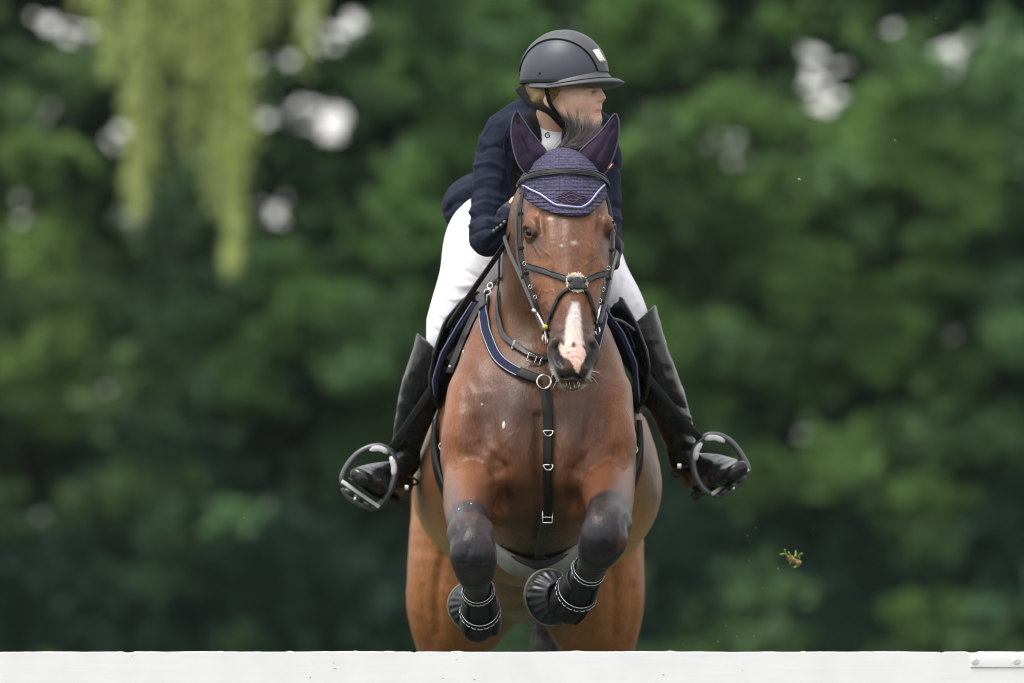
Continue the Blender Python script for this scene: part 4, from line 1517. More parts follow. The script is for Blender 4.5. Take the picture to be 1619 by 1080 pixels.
# bit: cheek bars, ring, rubber guard, buckles
bit = MB()
bit.tube([W(845, 489, .045), W(852, 500, .04), W(858, 511, .03), W(862, 522, .02)], .0035, 8)
bit.tube([W(842, 489, .045), W(848, 495, .042)], .005, 8)
bit.ring(W(862, 537, .015), (.8, -.5, .1), .013, .0024)
bit.tube([W(862, 524, .02), W(864, 548, .012)], .0028, 8)
bo = bit.build('bit', M['steel'], bridle)
MB().ellipsoid(W(862, 517, .018), (.0075, .006, .0065)).build('bit_guard', M['brass'], bo)
b2 = MB()
b2.tube([W(949, 483, .06), W(946, 497, .05), W(943, 512, .04)], .0032, 8).ring(W(945, 524, .04), (-.8, -.5, .1), .010, .0022)
b2.build('bit', M['steel'], bridle)
for x, y, d in ((838, 454, .075), (846, 470, .06), (954, 458, .085), (949, 476, .065), (962, 424, .12), (829, 417, .115)):
    c0 = W(x, y, d) + np.array([0, -.006, 0])
    MB().ring(c0, (0.2 if x < 900 else -.2, -1, 0), .0042, .0009, n=12, k=5, squash=1.3).build('buckle', M['steel'], bridle)

# reins: one strip each side from the bit back to the hands
reins = empty('reins', W(835, 470, .3), 'grey leather reins running from the bit past the horse\'s neck to the rider', 'reins')
flatstrap('rein', [(797, 374, .43), (806, 400, .36), (821, 432, .26), (834, 462, .17), (847, 492, .09), (860, 525, .03)], .0062, .0022, M['strap_grey'], reins, -.5)
flatstrap('rein', [(976, 398, .46), (972, 412, .40), (967, 432, .28), (960, 468, .16), (948, 512, .06)], .0062, .0022, M['strap_grey'], reins, .5)
flatstrap('rein', [(966, 503, .3), (985, 509, .45), (1003, 522, .7)], .004, .002, M['leather'], reins, .3)

# --- neck strap with its buckle
nstrap = empty('neck_strap', W(848, 568, .36), 'dark leather neck strap with silver buckle round the base of the horse\'s neck', 'neck strap')
strap('strap', [(793, 405), (790.5, 440), (790, 480), (793, 512), (800, 534), (820, 551), (845, 566), (872, 568), (890, 560)], .0088, .003, M['strap_grey'], nstrap, lift=.008, ymin=.24, yfb=.55)
b3 = MB()
c0 = hit(845, 568, .2)[0] + np.array([0, -.016, 0])
Rb = np.array([[.93, .1, -.35], [0, 1, 0], [.35, 0, .93]])
for dx, dz, hx, hz in ((0, .011, .019, .0022), (0, -.011, .019, .0022), (-.018, 0, .0022, .012), (.018, 0, .0022, .012), (.004, 0, .0018, .011)):
    b3.box(c0 + np.array([dx, 0, dz]) @ Rb, (hx, .002, hz), Rb, bev=.001)
b3.build('buckle', M['steel'], nstrap)
k3 = MB()
k3.box(hit(812, 545)[0] + np.array([0, -.012, 0]), (.003, .004, .012), Rb, bev=.001)
k3.build('keeper', M['white_thread'], nstrap)

# --- breastplate
bp_ = empty('breastplate', W(862, 604, .33), 'navy breastplate with white piping, silver ring and black strap down the horse\'s chest', 'breastplate')
left = [(771, 476), (767, 498), (769, 525), (777, 548), (792, 572), (815, 588), (840, 598)]
right = [(952, 490), (947, 520), (941, 550), (932, 575), (912, 592), (885, 602)]
for pts in (left, right):
    a = strap('neck_strap', pts, .0145, .0045, M['navy'], bp_, lift=.007, ymin=.24 if pts is right else None, yfb=.72)
    m_ = MB()
    for o_ in (-.0115, .0115):
        A, Nn = drape(pts, 8, .0118, None, 2, .24 if pts is right else None, .72)
        U = np.array([unit(np.cross(unit(t_), b_)) for t_, b_ in zip(np.gradient(A, axis=0), Nn)])
        m_.tube(A + U * o_, .0016, 5)
    m_.build('piping', M['pad_edge'], a)
strap('leather_end', [(822, 591), (838, 598), (852, 602)], .014, .004, M['leather'], bp_, lift=.013)
strap('leather_end', [(900, 598), (885, 602), (872, 603)], .012, .004, M['leather'], bp_, lift=.013, ymin=.24)
strap('leather_end', [(771, 470), (769, 478), (768, 492)], .013, .004, M['leather'], bp_, lift=.013, yfb=.74)
rc = hit(860, 604, .2)[0] + np.array([0, -.018, 0])
MB().ring(rc, (0, -1, .1), .0185, .0027).build('ring', M['steel'], bp_)
A0 = [(861, 614), (864, 630), (867, 660), (868, 690), (868.5, 730), (868, 770), (867, 800), (866, 818)]
ds = strap('chest_strap', A0, .0128, .0035, M['leather'], bp_, lift=.010)
strap('chest_strap', [(866, 822), (861, 840), (855, 862), (850, 886)], .0128, .0035, M['strap_grey'], bp_, lift=.014)
for yy in (684, 738):
    p = hit(867, yy)[0] + np.array([0, -.018, 0])
    m_ = MB()
    m_.tube([p + np.array([-.0125, 0, .005]), p + np.array([.0125, 0, .005])], .0018, 6)
    m_.tube([p + np.array([.0125 * math.cos(a), 0, .004 + .0135 * math.sin(a)]) for a in np.linspace(0, -math.pi, 14)], .0019, 6)
    m_.build('dee_ring', M['steel'], bp_)
p = hit(865.5, 818)[0] + np.array([0, -.021, 0])
m_ = MB()
for dx, dz, hx, hz in ((0, .0145, .0145, .0017), (0, -.0145, .0145, .0017), (-.013, 0, .0017, .016), (.013, 0, .0017, .016), (0, 0, .013, .0014)):
    m_.box(p + np.array([dx, 0, dz]), (hx, .0018, hz), bev=.0008)
m_.build('buckle', M['steel'], bp_)
p = W(855, 884, .52)
ring2 = MB().ring(hit(858, 884)[0] + np.array([.006, -.03, -.004]), (0.1, -1, .3), .013, .0022, squash=.6)
ring2.build('clip', M['steel'], bp_)

# --- girth with its belly guard
girth = empty('girth', W(850, 890, .75), 'grey belly guard girth curving under the horse\'s chest between the forelegs', 'girth')


def sidehit(sx, y, z):
    r = HB.ray_cast(Vector((sx * .7 + .06, y, z)), Vector((-sx, 0, 0)))
    return np.array(r[0]), np.array(r[1])


cz = W(850, 720, .78)
A, Nn = [], []
for a in np.linspace(math.radians(200), math.radians(-20), 48):
    d = np.array([math.cos(a), 0, -abs(math.sin(a)) if math.sin(a) > 0 else -math.sin(a)])
    d = np.array([math.cos(a), 0, -math.sin(a)])
    yq = np.array([0, .16 * (1 - max(0, math.sin(a))) - .03, 0])
    r = HB.ray_cast(Vector(cz + d * .6 + yq), Vector(-d))
    if r[0] is not None:
        ns = np.array(r[1])
        ns = ns if ns @ d > 0 else -ns
        A.append(np.array(r[0]) + ns * .012)
        Nn.append(unit(ns))
A = np.array(A)
for _ in range(3):
    A[1:-1] = (A[:-2] + A[1:-1] + A[2:]) / 3
Nn = np.array(Nn)
for _ in range(6):
    Nn[1:-1] = (Nn[:-2] + Nn[1:-1] + Nn[2:]) / 3
U = np.array([unit(np.cross(unit(t_), b_)) for t_, b_ in zip(np.gradient(A, axis=0), Nn)])
MB().sweep(A, rrect(.032, .006), U).build('girth_strap', M['leather'], girth)
for sx, (x, y) in ((-1, (698, 706)), (1, (1004, 711))):
    c0 = W(x, y, .74)
    MB().ring(c0 + np.array([sx * -.002, -.012, 0]), (sx * .5, -1, 0), .0095, .0019).build('dee_ring', M['steel'], girth)
up = cr(np.array([(772, 838), (790, 861), (815, 876), (850, 886), (885, 876), (912, 857), (930, 836)], float), 6)
lo = cr(np.array([(776, 872), (790, 896), (815, 911), (850, 918), (885, 912), (910, 898), (930, 868)], float), 6)
V, F = [], []
n = len(up)
for i in range(n):
    q = i / (n - 1)
    yb = .63 + .10 * abs(2 * q - 1) ** 2
    for (x, y, d) in ((up[i][0], up[i][1], yb + .012), (up[i][0], up[i][1] + 2, yb), (lo[i][0] * .5 + up[i][0] * .5, lo[i][1] * .5 + up[i][1] * .5, yb + .008), (lo[i][0], lo[i][1] - 1.5, yb + .035), (lo[i][0], lo[i][1], yb + .05), (up[i][0], up[i][1] + 14, yb + .16)):
        V.append(W(x, y, d))
k = 6
for i in range(n - 1):
    for j in range(k):
        F.append((i * k + j, i * k + (j + 1) % k, (i + 1) * k + (j + 1) % k, (i + 1) * k + j))
F += [tuple(range(k)), tuple((n - 1) * k + j for j in range(k))[::-1]]
g_ = MB().add(V, F).build('belly_guard', M['girthgrey'], girth)
m_ = MB()
sl = [(800, 872), (820, 884), (838, 890), (850, 893), (868, 889), (885, 882), (904, 869)]
P = cr(np.array([W(x, y, .622 + .10 * abs((x - 851) / 79) ** 2) for x, y in sl]), 5)
m_.sweep(P, rrect(.012, .004), [np.array([0, .1, 1.])] * len(P), scale=np.interp(np.linspace(0, 1, len(P)), [0, .3, .5, .7, 1], [.35, .8, 1.15, .8, .35]))
m_.build('recess_shade', M['leather'], g_)  # black strip laid on to stand for shade in the guard

# --- saddle pad, saddle, stirrups
def side_sheet(sx, outline, lift, bulge=0.0, ny=26, nz=30, edge=None, fade=.4):
    """a sheet hugging the horse's side; outline rows (y, py) closed, in side view"""
    o = np.array(outline, float)
    oz = np.array([W(850, p, y)[2] for y, p in o])
    zs = np.linspace(oz.min() + .001, oz.max() - .001, nz)
    V = []
    for z in zs:
        ys = []
        for i in range(len(o)):
            j = (i + 1) % len(o)
            if (oz[i] - z) * (oz[j] - z) <= 0 and oz[i] != oz[j]:
                f = (z - oz[i]) / (oz[j] - oz[i])
                ys.append(o[i, 0] + f * (o[j, 0] - o[i, 0]))
        y0, y1 = min(ys), max(ys)
        for k_ in range(ny):
            y = y0 + (y1 - y0) * k_ / (ny - 1)
            r = HB.ray_cast(Vector((sx * .75 + .06, y, z)), Vector((-sx, 0, 0)))
            x = r[0][0] if r[0] is not None else .065
            b_ = bulge * math.sin(math.pi * min(1, max(0, (z - zs[0]) / (zs[-1] - zs[0])))) ** .7
            V.append([x + sx * (lift + b_), y, z])
    V = np.array(V).reshape(nz, ny, 3)
    for _ in range(6):
        V[1:-1, :, 0] = (V[:-2, :, 0] + 2 * V[1:-1, :, 0] + V[2:, :, 0]) / 4
        V[:, 1:-1, 0] = (V[:, :-2, 0] + 2 * V[:, 1:-1, 0] + V[:, 2:, 0]) / 4
    if edge is not None:
        # the front edge stands off the horse over panel and knee roll
        ez = np.array([W(850, p[0], .85)[2] for p in edge])
        ex = np.array([W(p[1], p[0], .85)[0] for p in edge])
        o_ = np.argsort(ez)
        for i in range(nz):
            d = np.interp(V[i, 0, 2], ez[o_], ex[o_]) - V[i, 0, 0]
            V[i, :, 0] += d * np.exp(-((V[i, :, 1] - V[i, 0, 1]) / fade) ** 2)
    F = np.array([(i * ny + j, i * ny + j + 1, (i + 1) * ny + j + 1, (i + 1) * ny + j) for i in range(nz - 1) for j in range(ny - 1)])
    if sx > 0:
        F = F[:, ::-1]
    return V, F


def sheet_obj(name, V, F, thick, material, parent):
    o = mesh_obj(name, V.reshape(-1, 3), np.ascontiguousarray(F), material, parent)
    m_ = o.modifiers.new('thickness', 'SOLIDIFY')
    m_.thickness = thick
    m_.offset = 0
    return o


def rim(V):
    return np.vstack([V[:, 0], V[-1, 1:], V[::-1, -1][1:], V[0, ::-1][1:]])


M['pad_piping'] = mat('blue_grey_piping', (.10, .11, .20), .6, noise=.1)
spad = empty('saddle_pad', W(850, 520, 1.1), 'navy saddle pad with pale piping between the saddle and the horse', 'saddle pad')
for sx in (-1, 1):
    low = (632, 655) if sx < 0 else (640, 668)
    pe = [(476, 752), (513, 729), (560, 702), (602, 689), (633, 692)] if sx < 0 else [(476, 948), (489, 954), (528, 981), (575, 1001), (633, 1006)]
    V, F = side_sheet(sx, [(.86, 476), (.79, 520), (.77, 570), (.80, low[0] - 8), (.98, low[0] + 4), (1.5, low[1]), (1.62, low[1] - 30), (1.66, 500), (1.2, 478)], .024, edge=pe)
    o = sheet_obj('pad_side', V, F, .012, M['navy'], spad)
    MB().tube(V[:, 0] + np.array([sx * .008, -.004, 0]), .0022, 6).tube(V[0] + np.array([sx * .006, 0, -.004]), .0022, 6).build('piping', M['pad_piping'], o)
saddle = empty('saddle', W(850, 480, 1.2), 'black leather jumping saddle with flaps, stirrup leathers and stirrup irons', 'saddle')
for sx in (-1, 1):
    sh = 0 if sx < 0 else 8
    fe = [(455, 765), (474, 733), (509, 705), (556, 689), (594, 683), (622, 684), (645, 694)] if sx < 0 else [(455, 958), (470, 981), (513, 1004), (556, 1020), (587, 1024), (622, 1020), (650, 1008)]
    ke = [(458, 760), (474, 742), (515, 715), (555, 701), (590, 697), (600, 700)] if sx < 0 else [(458, 955), (474, 972), (515, 992), (555, 1006), (590, 1012), (600, 1010)]
    V, F = side_sheet(sx, [(.98, 455), (.86, 478 + sh), (.80, 510 + sh), (.785, 555 + sh), (.80, 595 + sh), (.86, 632 + sh), (.98, 645 + sh), (1.22, 640 + sh), (1.30, 560), (1.28, 460)], .040, .014, edge=fe)
    o = sheet_obj('flap', V, F, .007, M['leather'], saddle)
    MB().tube(V[:, 0] + np.array([sx * .002, -.001, 0]), .0055, 8).build('edge_roll', M['boot'], o)
    V2, F2 = side_sheet(sx, [(1.0, 458), (.90, 485 + sh), (.86, 515 + sh), (.85, 545 + sh), (.88, 575 + sh), (1.0, 600 + sh), (1.1, 560), (1.12, 465)], .050, .010, edge=ke)
    sheet_obj('knee_roll', V2, F2, .016, M['boot'], saddle)
# seat, pommel and cantle as one sculpted piece
SF = Field(axis([(-.22, .34, .006)]), axis([(.82, 1.75, .008)]), axis([(2.0, 2.5, .006)]))
SF.loft(st([(849, 462, .96, 30, 18), (849, 462, 1.04, 46, 16), (849, 468, 1.2, 72, 16), (848, 466, 1.4, 92, 18), (848, 452, 1.56, 84, 16)]), k=.01)
SF.loft(st([(800, 478, .96, 16, 22), (786, 492, 1.1, 26, 24), (782, 500, 1.4, 30, 24)]), k=.03)
SF.loft(st([(898, 478, .96, 16, 22), (912, 492, 1.1, 26, 24), (916, 500, 1.4, 30, 24)]), k=.03)
V, F = SF.mesh()
mesh_obj('seat', relax(V, F, 4), F, M['boot'], saddle)
# billet and breastplate attachments in front of the left flap
sb = flatstrap('billet_strap', [(771, 466, .80), (757, 484, .745), (738, 522, .70), (722, 560, .665), (710, 590, .65)], .0105, .0025, M['leather'], saddle, -.6)
MB().ellipsoid(W(711.5, 580, .645), (.004, .003, .004)).build('stud', M['steel'], sb)
MB().ring(W(771, 462, .79), (-.5, -1, .3), .010, .0022, squash=.8).build('buckle', M['steel'], saddle)
MB().ring(W(775, 452, .80), (-.5, -1, .3), .008, .002).build('buckle', M['steel'], saddle)
flatstrap('billet_strap', [(790, 440, .86), (778, 452, .82), (769, 470, .79)], .008, .003, M['leather'], saddle, -.4)
# stirrup leathers
sl1 = flatstrap('stirrup_leather', [(704, 580, .86), (680, 618, .875), (650, 663, .91), (620, 708, .955)], .0105, .003, M['leather'], saddle, -.2)
sl2 = flatstrap('stirrup_leather', [(1001, 570, .86), (1025, 598, .875), (1062, 643, .91), (1106, 693, .955)], .0105, .003, M['leather'], saddle, .2)


def stirrup(loop, tread, pale, y, dy):
    """open loop of the iron, pale inserts and a broad tread"""
    P = cr(np.array([W(a, b, y) for a, b in loop]), 5)
    n = len(P)
    U = [np.array([0, 1., 0])] * n
    sc = None
    o = MB().sweep(P, rrect(.014, .0088), U).build('stirrup_iron', M['stirrup_dark'], saddle)
    m_ = MB()
    for seg in pale:
        Q = cr(np.array([W(a, b, y - .0115) for a, b in seg]), 5)
        m_.sweep(Q, rrect(.0036, .0082), [np.array([0, 1., 0])] * len(Q), scale=np.interp(np.linspace(0, 1, len(Q)), [0, .2, .8, 1], [.5, 1, 1, .5]))
    m_.build('pale_insert', M['stirrup_pale'], o)
    a, b = W(*tread[0], y), W(*tread[1], y)
    d = unit(b - a)
    up_ = unit(np.cross(d, (0, 1, 0)))
    if up_[2] < 0:
        up_ = -up_
    R = np.array([d, [0, 1, 0], up_])
    t = MB().box((a + b) / 2 + up_ * -.002, (np.linalg.norm(b - a) / 2, .024, .0055), R, bev=.003)
    t.build('tread', M['stirrup_pale'], o)
    t2 = MB()
    for s_ in (-.5, 0, .5):
        t2.ellipsoid((a + b) / 2 + d * s_ * .062 + up_ * -.014 + np.array([0, -.012, 0]), (.016, .014, .009), R, 12, 8)
    t2.build('tread_block', M['stirrup_dark'], o)
    f = MB().ellipsoid((a + b) / 2 + up_ * -.021 + np.array([0, -.028, 0]) - d * .004, (.0055, .004, .0055), R)
    f.build('stud', M['steel'], o)
    return o


stirrup([(543, 768), (542, 753), (552, 733), (567, 717), (584, 708), (602, 706), (617, 714), (624, 728), (625, 748), (620, 768), (610, 787), (599, 800), (586, 803), (566, 795), (549, 783), (543, 771)],
        ((541, 760), (601, 801)), [[(584, 711), (600, 709), (614, 716)], [(618, 722), (623, 738), (622, 752)]], .97, 0)
stirrup([(1124, 781), (1112, 772), (1102, 757), (1096, 738), (1096, 718), (1103, 702), (1116, 690), (1132, 688), (1149, 694), (1164, 708), (1176, 727), (1182, 742), (1176, 757), (1160, 772), (1142, 783), (1128, 783)],
        ((1124, 781), (1183, 741)), [[(1100, 728), (1101, 713), (1109, 700)], [(1114, 694), (1130, 692), (1146, 698)]], .97, 0)

# --- boots on the forelegs: sleeves with stitched straps, ribbed bells over the hooves
def leg_boot(axis_rows, label, bell_c, bell_ax, bell_r, strap_at):
    root = empty('leg_boot', W(*axis_rows[-1][:3]), label, 'horse boot', 'black boots on the forelegs')
    A = np.array(st(axis_rows))
    P, ru, rv = A[:, :3], A[:, 3], A[:, 4]
    Q = cr(np.hstack([P, ru[:, None], rv[:, None]]), 6)
    P, ru, rv = Q[:, :3], Q[:, 3], Q[:, 4]
    k, n = 28, len(P)
    T = np.gradient(P, axis=0)
    R_ = []
    for i in range(n):
        w = unit(T[i])
        u = unit(np.array([1., 0, 0]) - w * w[0])
        v = np.cross(w, u)
        R_.append((u, v, w))
    def ringpts(i, off):
        u, v, w = R_[i]
        return [P[i] + u * (ru[i] + off) * math.cos(a) + v * (rv[i] + off) * math.sin(a) for a in np.linspace(0, 2 * math.pi, k, endpoint=False)]
    V, F = [], []
    for i in range(n):
        V += ringpts(i, .003)
    for i in range(n - 1):
        for j in range(k):
            F.append((i * k + j, i * k + (j + 1) % k, (i + 1) * k + (j + 1) % k, (i + 1) * k + j))
    F.append(tuple(range(k)))
    F.append(tuple((n - 1) * k + j for j in range(k)))
    MB().add(V, F).build('sleeve', M['rubber'], root)
    # hard side panels
    for sgn in (1, -1):
        V, F = [], []
        ang = [math.radians((0 if sgn > 0 else 180) + q) for q in np.linspace(-48, 48, 9)]
        i0 = int(n * .18)
        for i in range(i0, n):
            u, v, w = R_[i]
            for a in ang:
                V.append(P[i] + u * (ru[i] + .009) * math.cos(a) + v * (rv[i] + .009) * math.sin(a))
        for i in range(n - i0 - 1):
            for j in range(8):
                F.append((i * 9 + j, i * 9 + j + 1, (i + 1) * 9 + j + 1, (i + 1) * 9 + j))
        o = mesh_obj('side_panel', V, F, M['leather'], root)
        so = o.modifiers.new('thickness', 'SOLIDIFY')
        so.thickness = .006
    for f, dip in strap_at:
        i = int(f * (n - 1))
        u, v, w = R_[i]
        ringp = []
        for a in np.linspace(0, 2 * math.pi, 40, endpoint=False):
            p = P[i] + u * (ru[i] + .009) * math.cos(a) + v * (rv[i] + .009) * math.sin(a)
            fr = max(0, -(u * math.cos(a) + v * math.sin(a))[1])
            ringp.append(p + w * dip * fr ** 2)
        ringp = np.array(ringp)
        so = MB().sweep(ringp, rrect(.0098, .0024), [w] * 40, close='loop').build('boot_strap', M['leather'], root)
        th = MB()
        for o_ in (-.0072, .0072):
            th.sweep(ringp + w * o_ + np.array([0, -.0022, 0]), np.array([(.0011, 0), (0, .0011), (-.0011, 0), (0, -.0011)]), [w] * 40, close='loop')
        for j in range(0, 40, 2):
            c0 = ringp[j] + (ringp[j] - P[i]) * .07
            t = unit(ringp[(j + 1) % 40] - ringp[j])
            q = [c0 + t * .0062 * math.cos(a) + w * (.0050 * math.sin(a) - .002) for a in np.linspace(.2, math.pi - .2, 7)]
            th.tube(q, .0009, 4)
        th.build('white_stitching', M['white_thread'], so)
    # ribbed bell
    ax = unit(bell_ax)
    u = unit(np.cross(ax, (0, 0, 1)))
    v = np.cross(u, ax)
    V, F = [], []
    kk, nr = 120, 12
    for i in range(nr + 1):
        t = i / nr
        r_ = bell_r * (.50 + .50 * math.sin(t * math.pi * .56) / math.sin(math.pi * .56)) * (1 if t < .93 else 1.03)
        h = .055 * (1 - t)
        for j in range(kk):
            a = 2 * math.pi * j / kk
            rib = 1 + (.055 * math.sin(math.pi * min(1, t * 1.1)) * (1 if math.cos(20 * a) > -.1 else 0) if t < .9 else .02)
            V.append(bell_c + ax * h + (u * math.cos(a) + v * math.sin(a)) * r_ * rib)
    for i in range(nr):
        for j in range(kk):
            F.append((i * kk + j, i * kk + (j + 1) % kk, (i + 1) * kk + (j + 1) % kk, (i + 1) * kk + j))
    F.append(tuple(range(kk)))
    b_ = MB().add(V, F).build('ribbed_bell', M['rubber_gloss'], root)
    MB().sweep([bell_c + (u * math.cos(a) + v * math.sin(a)) * bell_r * 1.03 for a in np.linspace(0, 2 * math.pi, 60, endpoint=False)],
               np.stack([np.cos(np.linspace(0, 2 * math.pi, 8, endpoint=False)), np.sin(np.linspace(0, 2 * math.pi, 8, endpoint=False))], 1) * .005, [ax] * 60, close='loop').build('bell_rim', M['rim'], b_)
    MB().ellipsoid(bell_c - ax * .004, (bell_r * .9, .012, bell_r * .9), np.array([u, ax, v]), 24, 10).build('hoof_sole', M['hoof'], b_)
    return root


M['rubber_gloss'] = mat('ribbed_rubber', (.013, .013, .016), .36, spec=.4, noise=.3, nscale=60, bump=.2, bscale=120)
M['rim'] = mat('worn_rubber_rim', (.085, .075, .058), .55, noise=.4, nscale=60)
leg_boot([(756, 934, .085, 19, 21), (758, 950, .125, 22.5, 25), (759, 966, .16, 25, 28), (760, 983, .185, 28, 30), (760, 997, .195, 26, 28)],
         'black stitched boot with ribbed bell on the foreleg nearer the left stirrup', W(748, 959, .235), (.10, -.80, .12), .064, ((.02, 0), (.50, .012)))
leg_boot([(930, 902, .075, 20, 21), (919, 923, .125, 24, 26), (910, 939, .16, 27.5, 28), (899, 954, .185, 29, 30), (891, 963, .20, 27, 29)],
         'black stitched boot with ribbed bell swung inward on the foreleg nearer the right stirrup', W(869, 945, .225), (.42, -.80, .10), .072, ((.02, 0), (.48, .010)))

# --- hair: blown forelock and mane, tail, whiskers
hm = MB()
locks = []
ARC = cr(np.array([(901, 165), (909, 171), (920, 174), (932, 180), (944, 188), (953, 199), (957, 210)], float), 8)
for i in range(30):
    q = min(.999, max(0, (i + RNG.uniform(-.4, .4)) / 29))
    b0 = np.array([886 + 34 * q ** 1.2, 236 - 3 * math.sin(math.pi * q)])
    tp = ARC[int(q * (len(ARC) - 1))] + RNG.normal(0, 1, 2) * (3, 4)
    locks.append((b0, tp, .42 + .07 * RNG.random(), .40 + .12 * RNG.random(), RNG.uniform(.72, 1.02)))
for b0, tp, y0, y1, ln in locks:
    bend = RNG.uniform(6, 13)
    for j in range(17):
        bb0 = b0 + RNG.normal(0, 1, 2) * (4.5, 2)
        t2 = bb0 + (tp + RNG.normal(0, 1, 2) * (1.5, 1.6) - bb0) * ln * (1.02 - .30 * RNG.random() ** 2)
        dv = t2 - bb0
        pv = np.array([-dv[1], dv[0]]) / (np.linalg.norm(dv) + 1e-6)
        if pv[0] < 0:
            pv = -pv
        m1 = bb0 + dv * .34 + pv * bend * .9
        m2 = bb0 + dv * .70 + pv * bend * .75
        P = cr(np.array([W(*bb0, y0), W(*m1, y0 * .6 + y1 * .4), W(*m2, y0 * .3 + y1 * .7), W(*t2, y1)]), 5)
        hm.tube(P, RNG.uniform(.0005, .0009), 4, rr=np.linspace(1, .2, len(P)))
for i in range(220):
    q = RNG.random()
    b0 = np.array([932 + 16 * q, 240 + 6 * RNG.random()])
    tp = np.array([922 + 30 * RNG.random(), 196 + 20 * RNG.random()])
    P = cr(np.array([W(*b0, .46), W(*(b0 * .5 + tp * .5 + np.array([8, 0])), .47), W(*tp, .48)]), 4)
    hm.tube(P, RNG.uniform(.0006, .0011), 4, rr=np.linspace(1, .2, len(P)))
# the mane lying along the crest
for i in range(260):
    t = RNG.random()
    c0 = W(889 - 38 * t, 240 + 215 * t, .50 + .42 * t)
    p1 = c0 + np.array([RNG.normal(.04, .02), RNG.normal(.05, .02), -RNG.uniform(.02, .10)])
    hm.tube(cr(np.array([c0, (c0 + p1) / 2 + np.array([.02, 0, .02]), p1]), 4), .0016, 4, rr=np.linspace(1, .3, 9))
hm.build('mane', M['mane'], horse)
tl = MB()
for i in range(260):
    b0 = W(842 + RNG.normal(0, 8), 700, 2.50 + .04 * RNG.random())
    x = RNG.normal(866, 8)
    p1 = W(850 + RNG.normal(0, 10), 820, 2.78)
    p2 = W(x, 960 + RNG.normal(0, 8), 2.72)
    p3 = W(x + RNG.normal(6, 13), RNG.uniform(975, 1200), 2.66)
    P = cr(np.array([b0, p1, p2, p3]), 5)
    tl.tube(P, .0024, 4, rr=np.linspace(1, .25, len(P)))
for i in range(60):
    b0 = W(RNG.normal(868, 8), 1005 + RNG.normal(0, 10), 2.5)
    a = RNG.uniform(2.2, 4.0)
    p1 = b0 + np.array([math.cos(a) * .05, -.02, abs(math.sin(a)) * .04 + .01]) * RNG.uniform(.5, 1.4)
    tl.tube(cr(np.array([b0, (b0 + p1) / 2 + np.array([0, 0, .012]), p1]), 4), .0012, 4, rr=np.linspace(1, .3, 9))
tl.build('tail', M['tailhair'], horse)
wk = MB()
for i in range(17):
    a = RNG.choice([RNG.uniform(-.3, .9), RNG.uniform(2.2, math.pi + .3), RNG.uniform(.9, 2.2)])
    x, y = 905 + 29 * math.cos(a), 583 + 22 * math.sin(a)
    h = hit(x, y)
    if h is None:
        h = near(W(x, y, 0.0))
    out = unit(np.array([math.cos(a) + RNG.normal(0, .35), -.5, -math.sin(a) + RNG.normal(0, .3)]))
    L_ = RNG.uniform(.012, .042) * (.5 if .9 < a < 2.2 else 1)
    P = cr(np.array([h[0], h[0] + out * L_ * .5, h[0] + out * L_ + np.array([0, 0, RNG.normal(-.004, .004)])]), 3)
    wk.tube(P, .00034, 4, rr=np.linspace(1, .4, len(P)))
wk.build('whiskers', M['whisker'], horse)
for x, y, r1, r2 in ((797, 673, .005, .011), (762.5, 640, .003, .003), (733, 557, .002, .006), (745, 797, .002, .002), (726, 806, .002, .003), (706, 545, .002, .003)):
    h = hit(x, y)
    if h:
        MB().ellipsoid(h[0] + h[1] * .001, (r1, .003, r2), nu=10, nv=8).build('foam_fleck', M['foam'], horse)
# ------------------------------------------------------------------ the rider
person = empty('person', W(830, 345, 1.25), 'rider in navy jacket, white breeches and black boots leaning forward over the jumping horse', 'person')
# head frame: f towards the face, s towards the viewer, up
yaw = math.radians(66)
f_ = np.array([math.sin(yaw), -math.cos(yaw), -.05])
f_ = unit(f_)
s_ = unit(np.cross(np.array([0, 0, 1.]), f_) * -1)
u_ = np.cross(f_, s_)
if u_[2] < 0:
    u_ = -u_
RH = np.array([f_, s_, u_])
HC = W(891, 121, .66)
hp = S(.66)


def HL(px_, py_, s=0.0):
    """point of the head whose midline shows at this photo pixel; s metres towards the viewer's side"""
    dx, dz = (px_ - 891) * hp, (121 - py_) * hp
    a = dx / f_[0]
    return HC + f_ * a + s_ * s + np.array([0, 0, 1.]) * (dz - f_[2] * a - s_[2] * s)


B = Field(axis([(-.36, -.06, .006), (-.06, .28, .0026), (.28, .48, .006)]), axis([(.36, .5, .006), (.5, .80, .0026), (.80, 1.5, .009)]), axis([(1.72, 2.62, .006), (2.62, 2.95, .0026)]))
B.ell(HL(889, 112), (.098, .077, .100), RH, k=.0)
B.ell(HL(915, 150), (.060, .060, .070), RH, k=.02)
B.ell(HL(926, 172), (.040, .046, .050), RH, k=.02)
B.ell(HL(941, 190), (.018, .020, .019), RH, k=.015)
for sg in (1, -1):
    B.ell(HL(921, 161, sg * .040), (.032, .019, .028), RH, k=.02)
    B.loft([[*HL(896, 174, sg * .045), .012, .012], [*HL(915, 187, sg * .034), .011, .011], [*HL(938, 195, sg * .011), .011, .011]], k=.02)
    B.ell(HL(944, 146, sg * .031), (.020, .016, .011), RH, k=.010, mode='cut')
    B.ell(HL(935.5, 146.5, sg * .031), (.0125, .0125, .0125), RH, k=.004)
    B.loft([[*HL(941, 143.5, sg * .020), .003, .003], [*HL(942, 142.5, sg * .031), .0035, .0035], [*HL(936, 145, sg * .043), .003, .003]], k=.004)
    B.ell(HL(947.5, 159.5, sg * .0105), (.0095, .0075, .0065), RH, k=.007)
    B.ell(HL(950.5, 162.5, sg * .006), (.004, .0035, .003), RH, k=.003, mode='cut')
    B.loft([[*HL(884, 152, sg * .078), .006, .004], [*HL(882, 162, sg * .080), .008, .004], [*HL(885, 170, sg * .076), .005, .004]], k=.006)
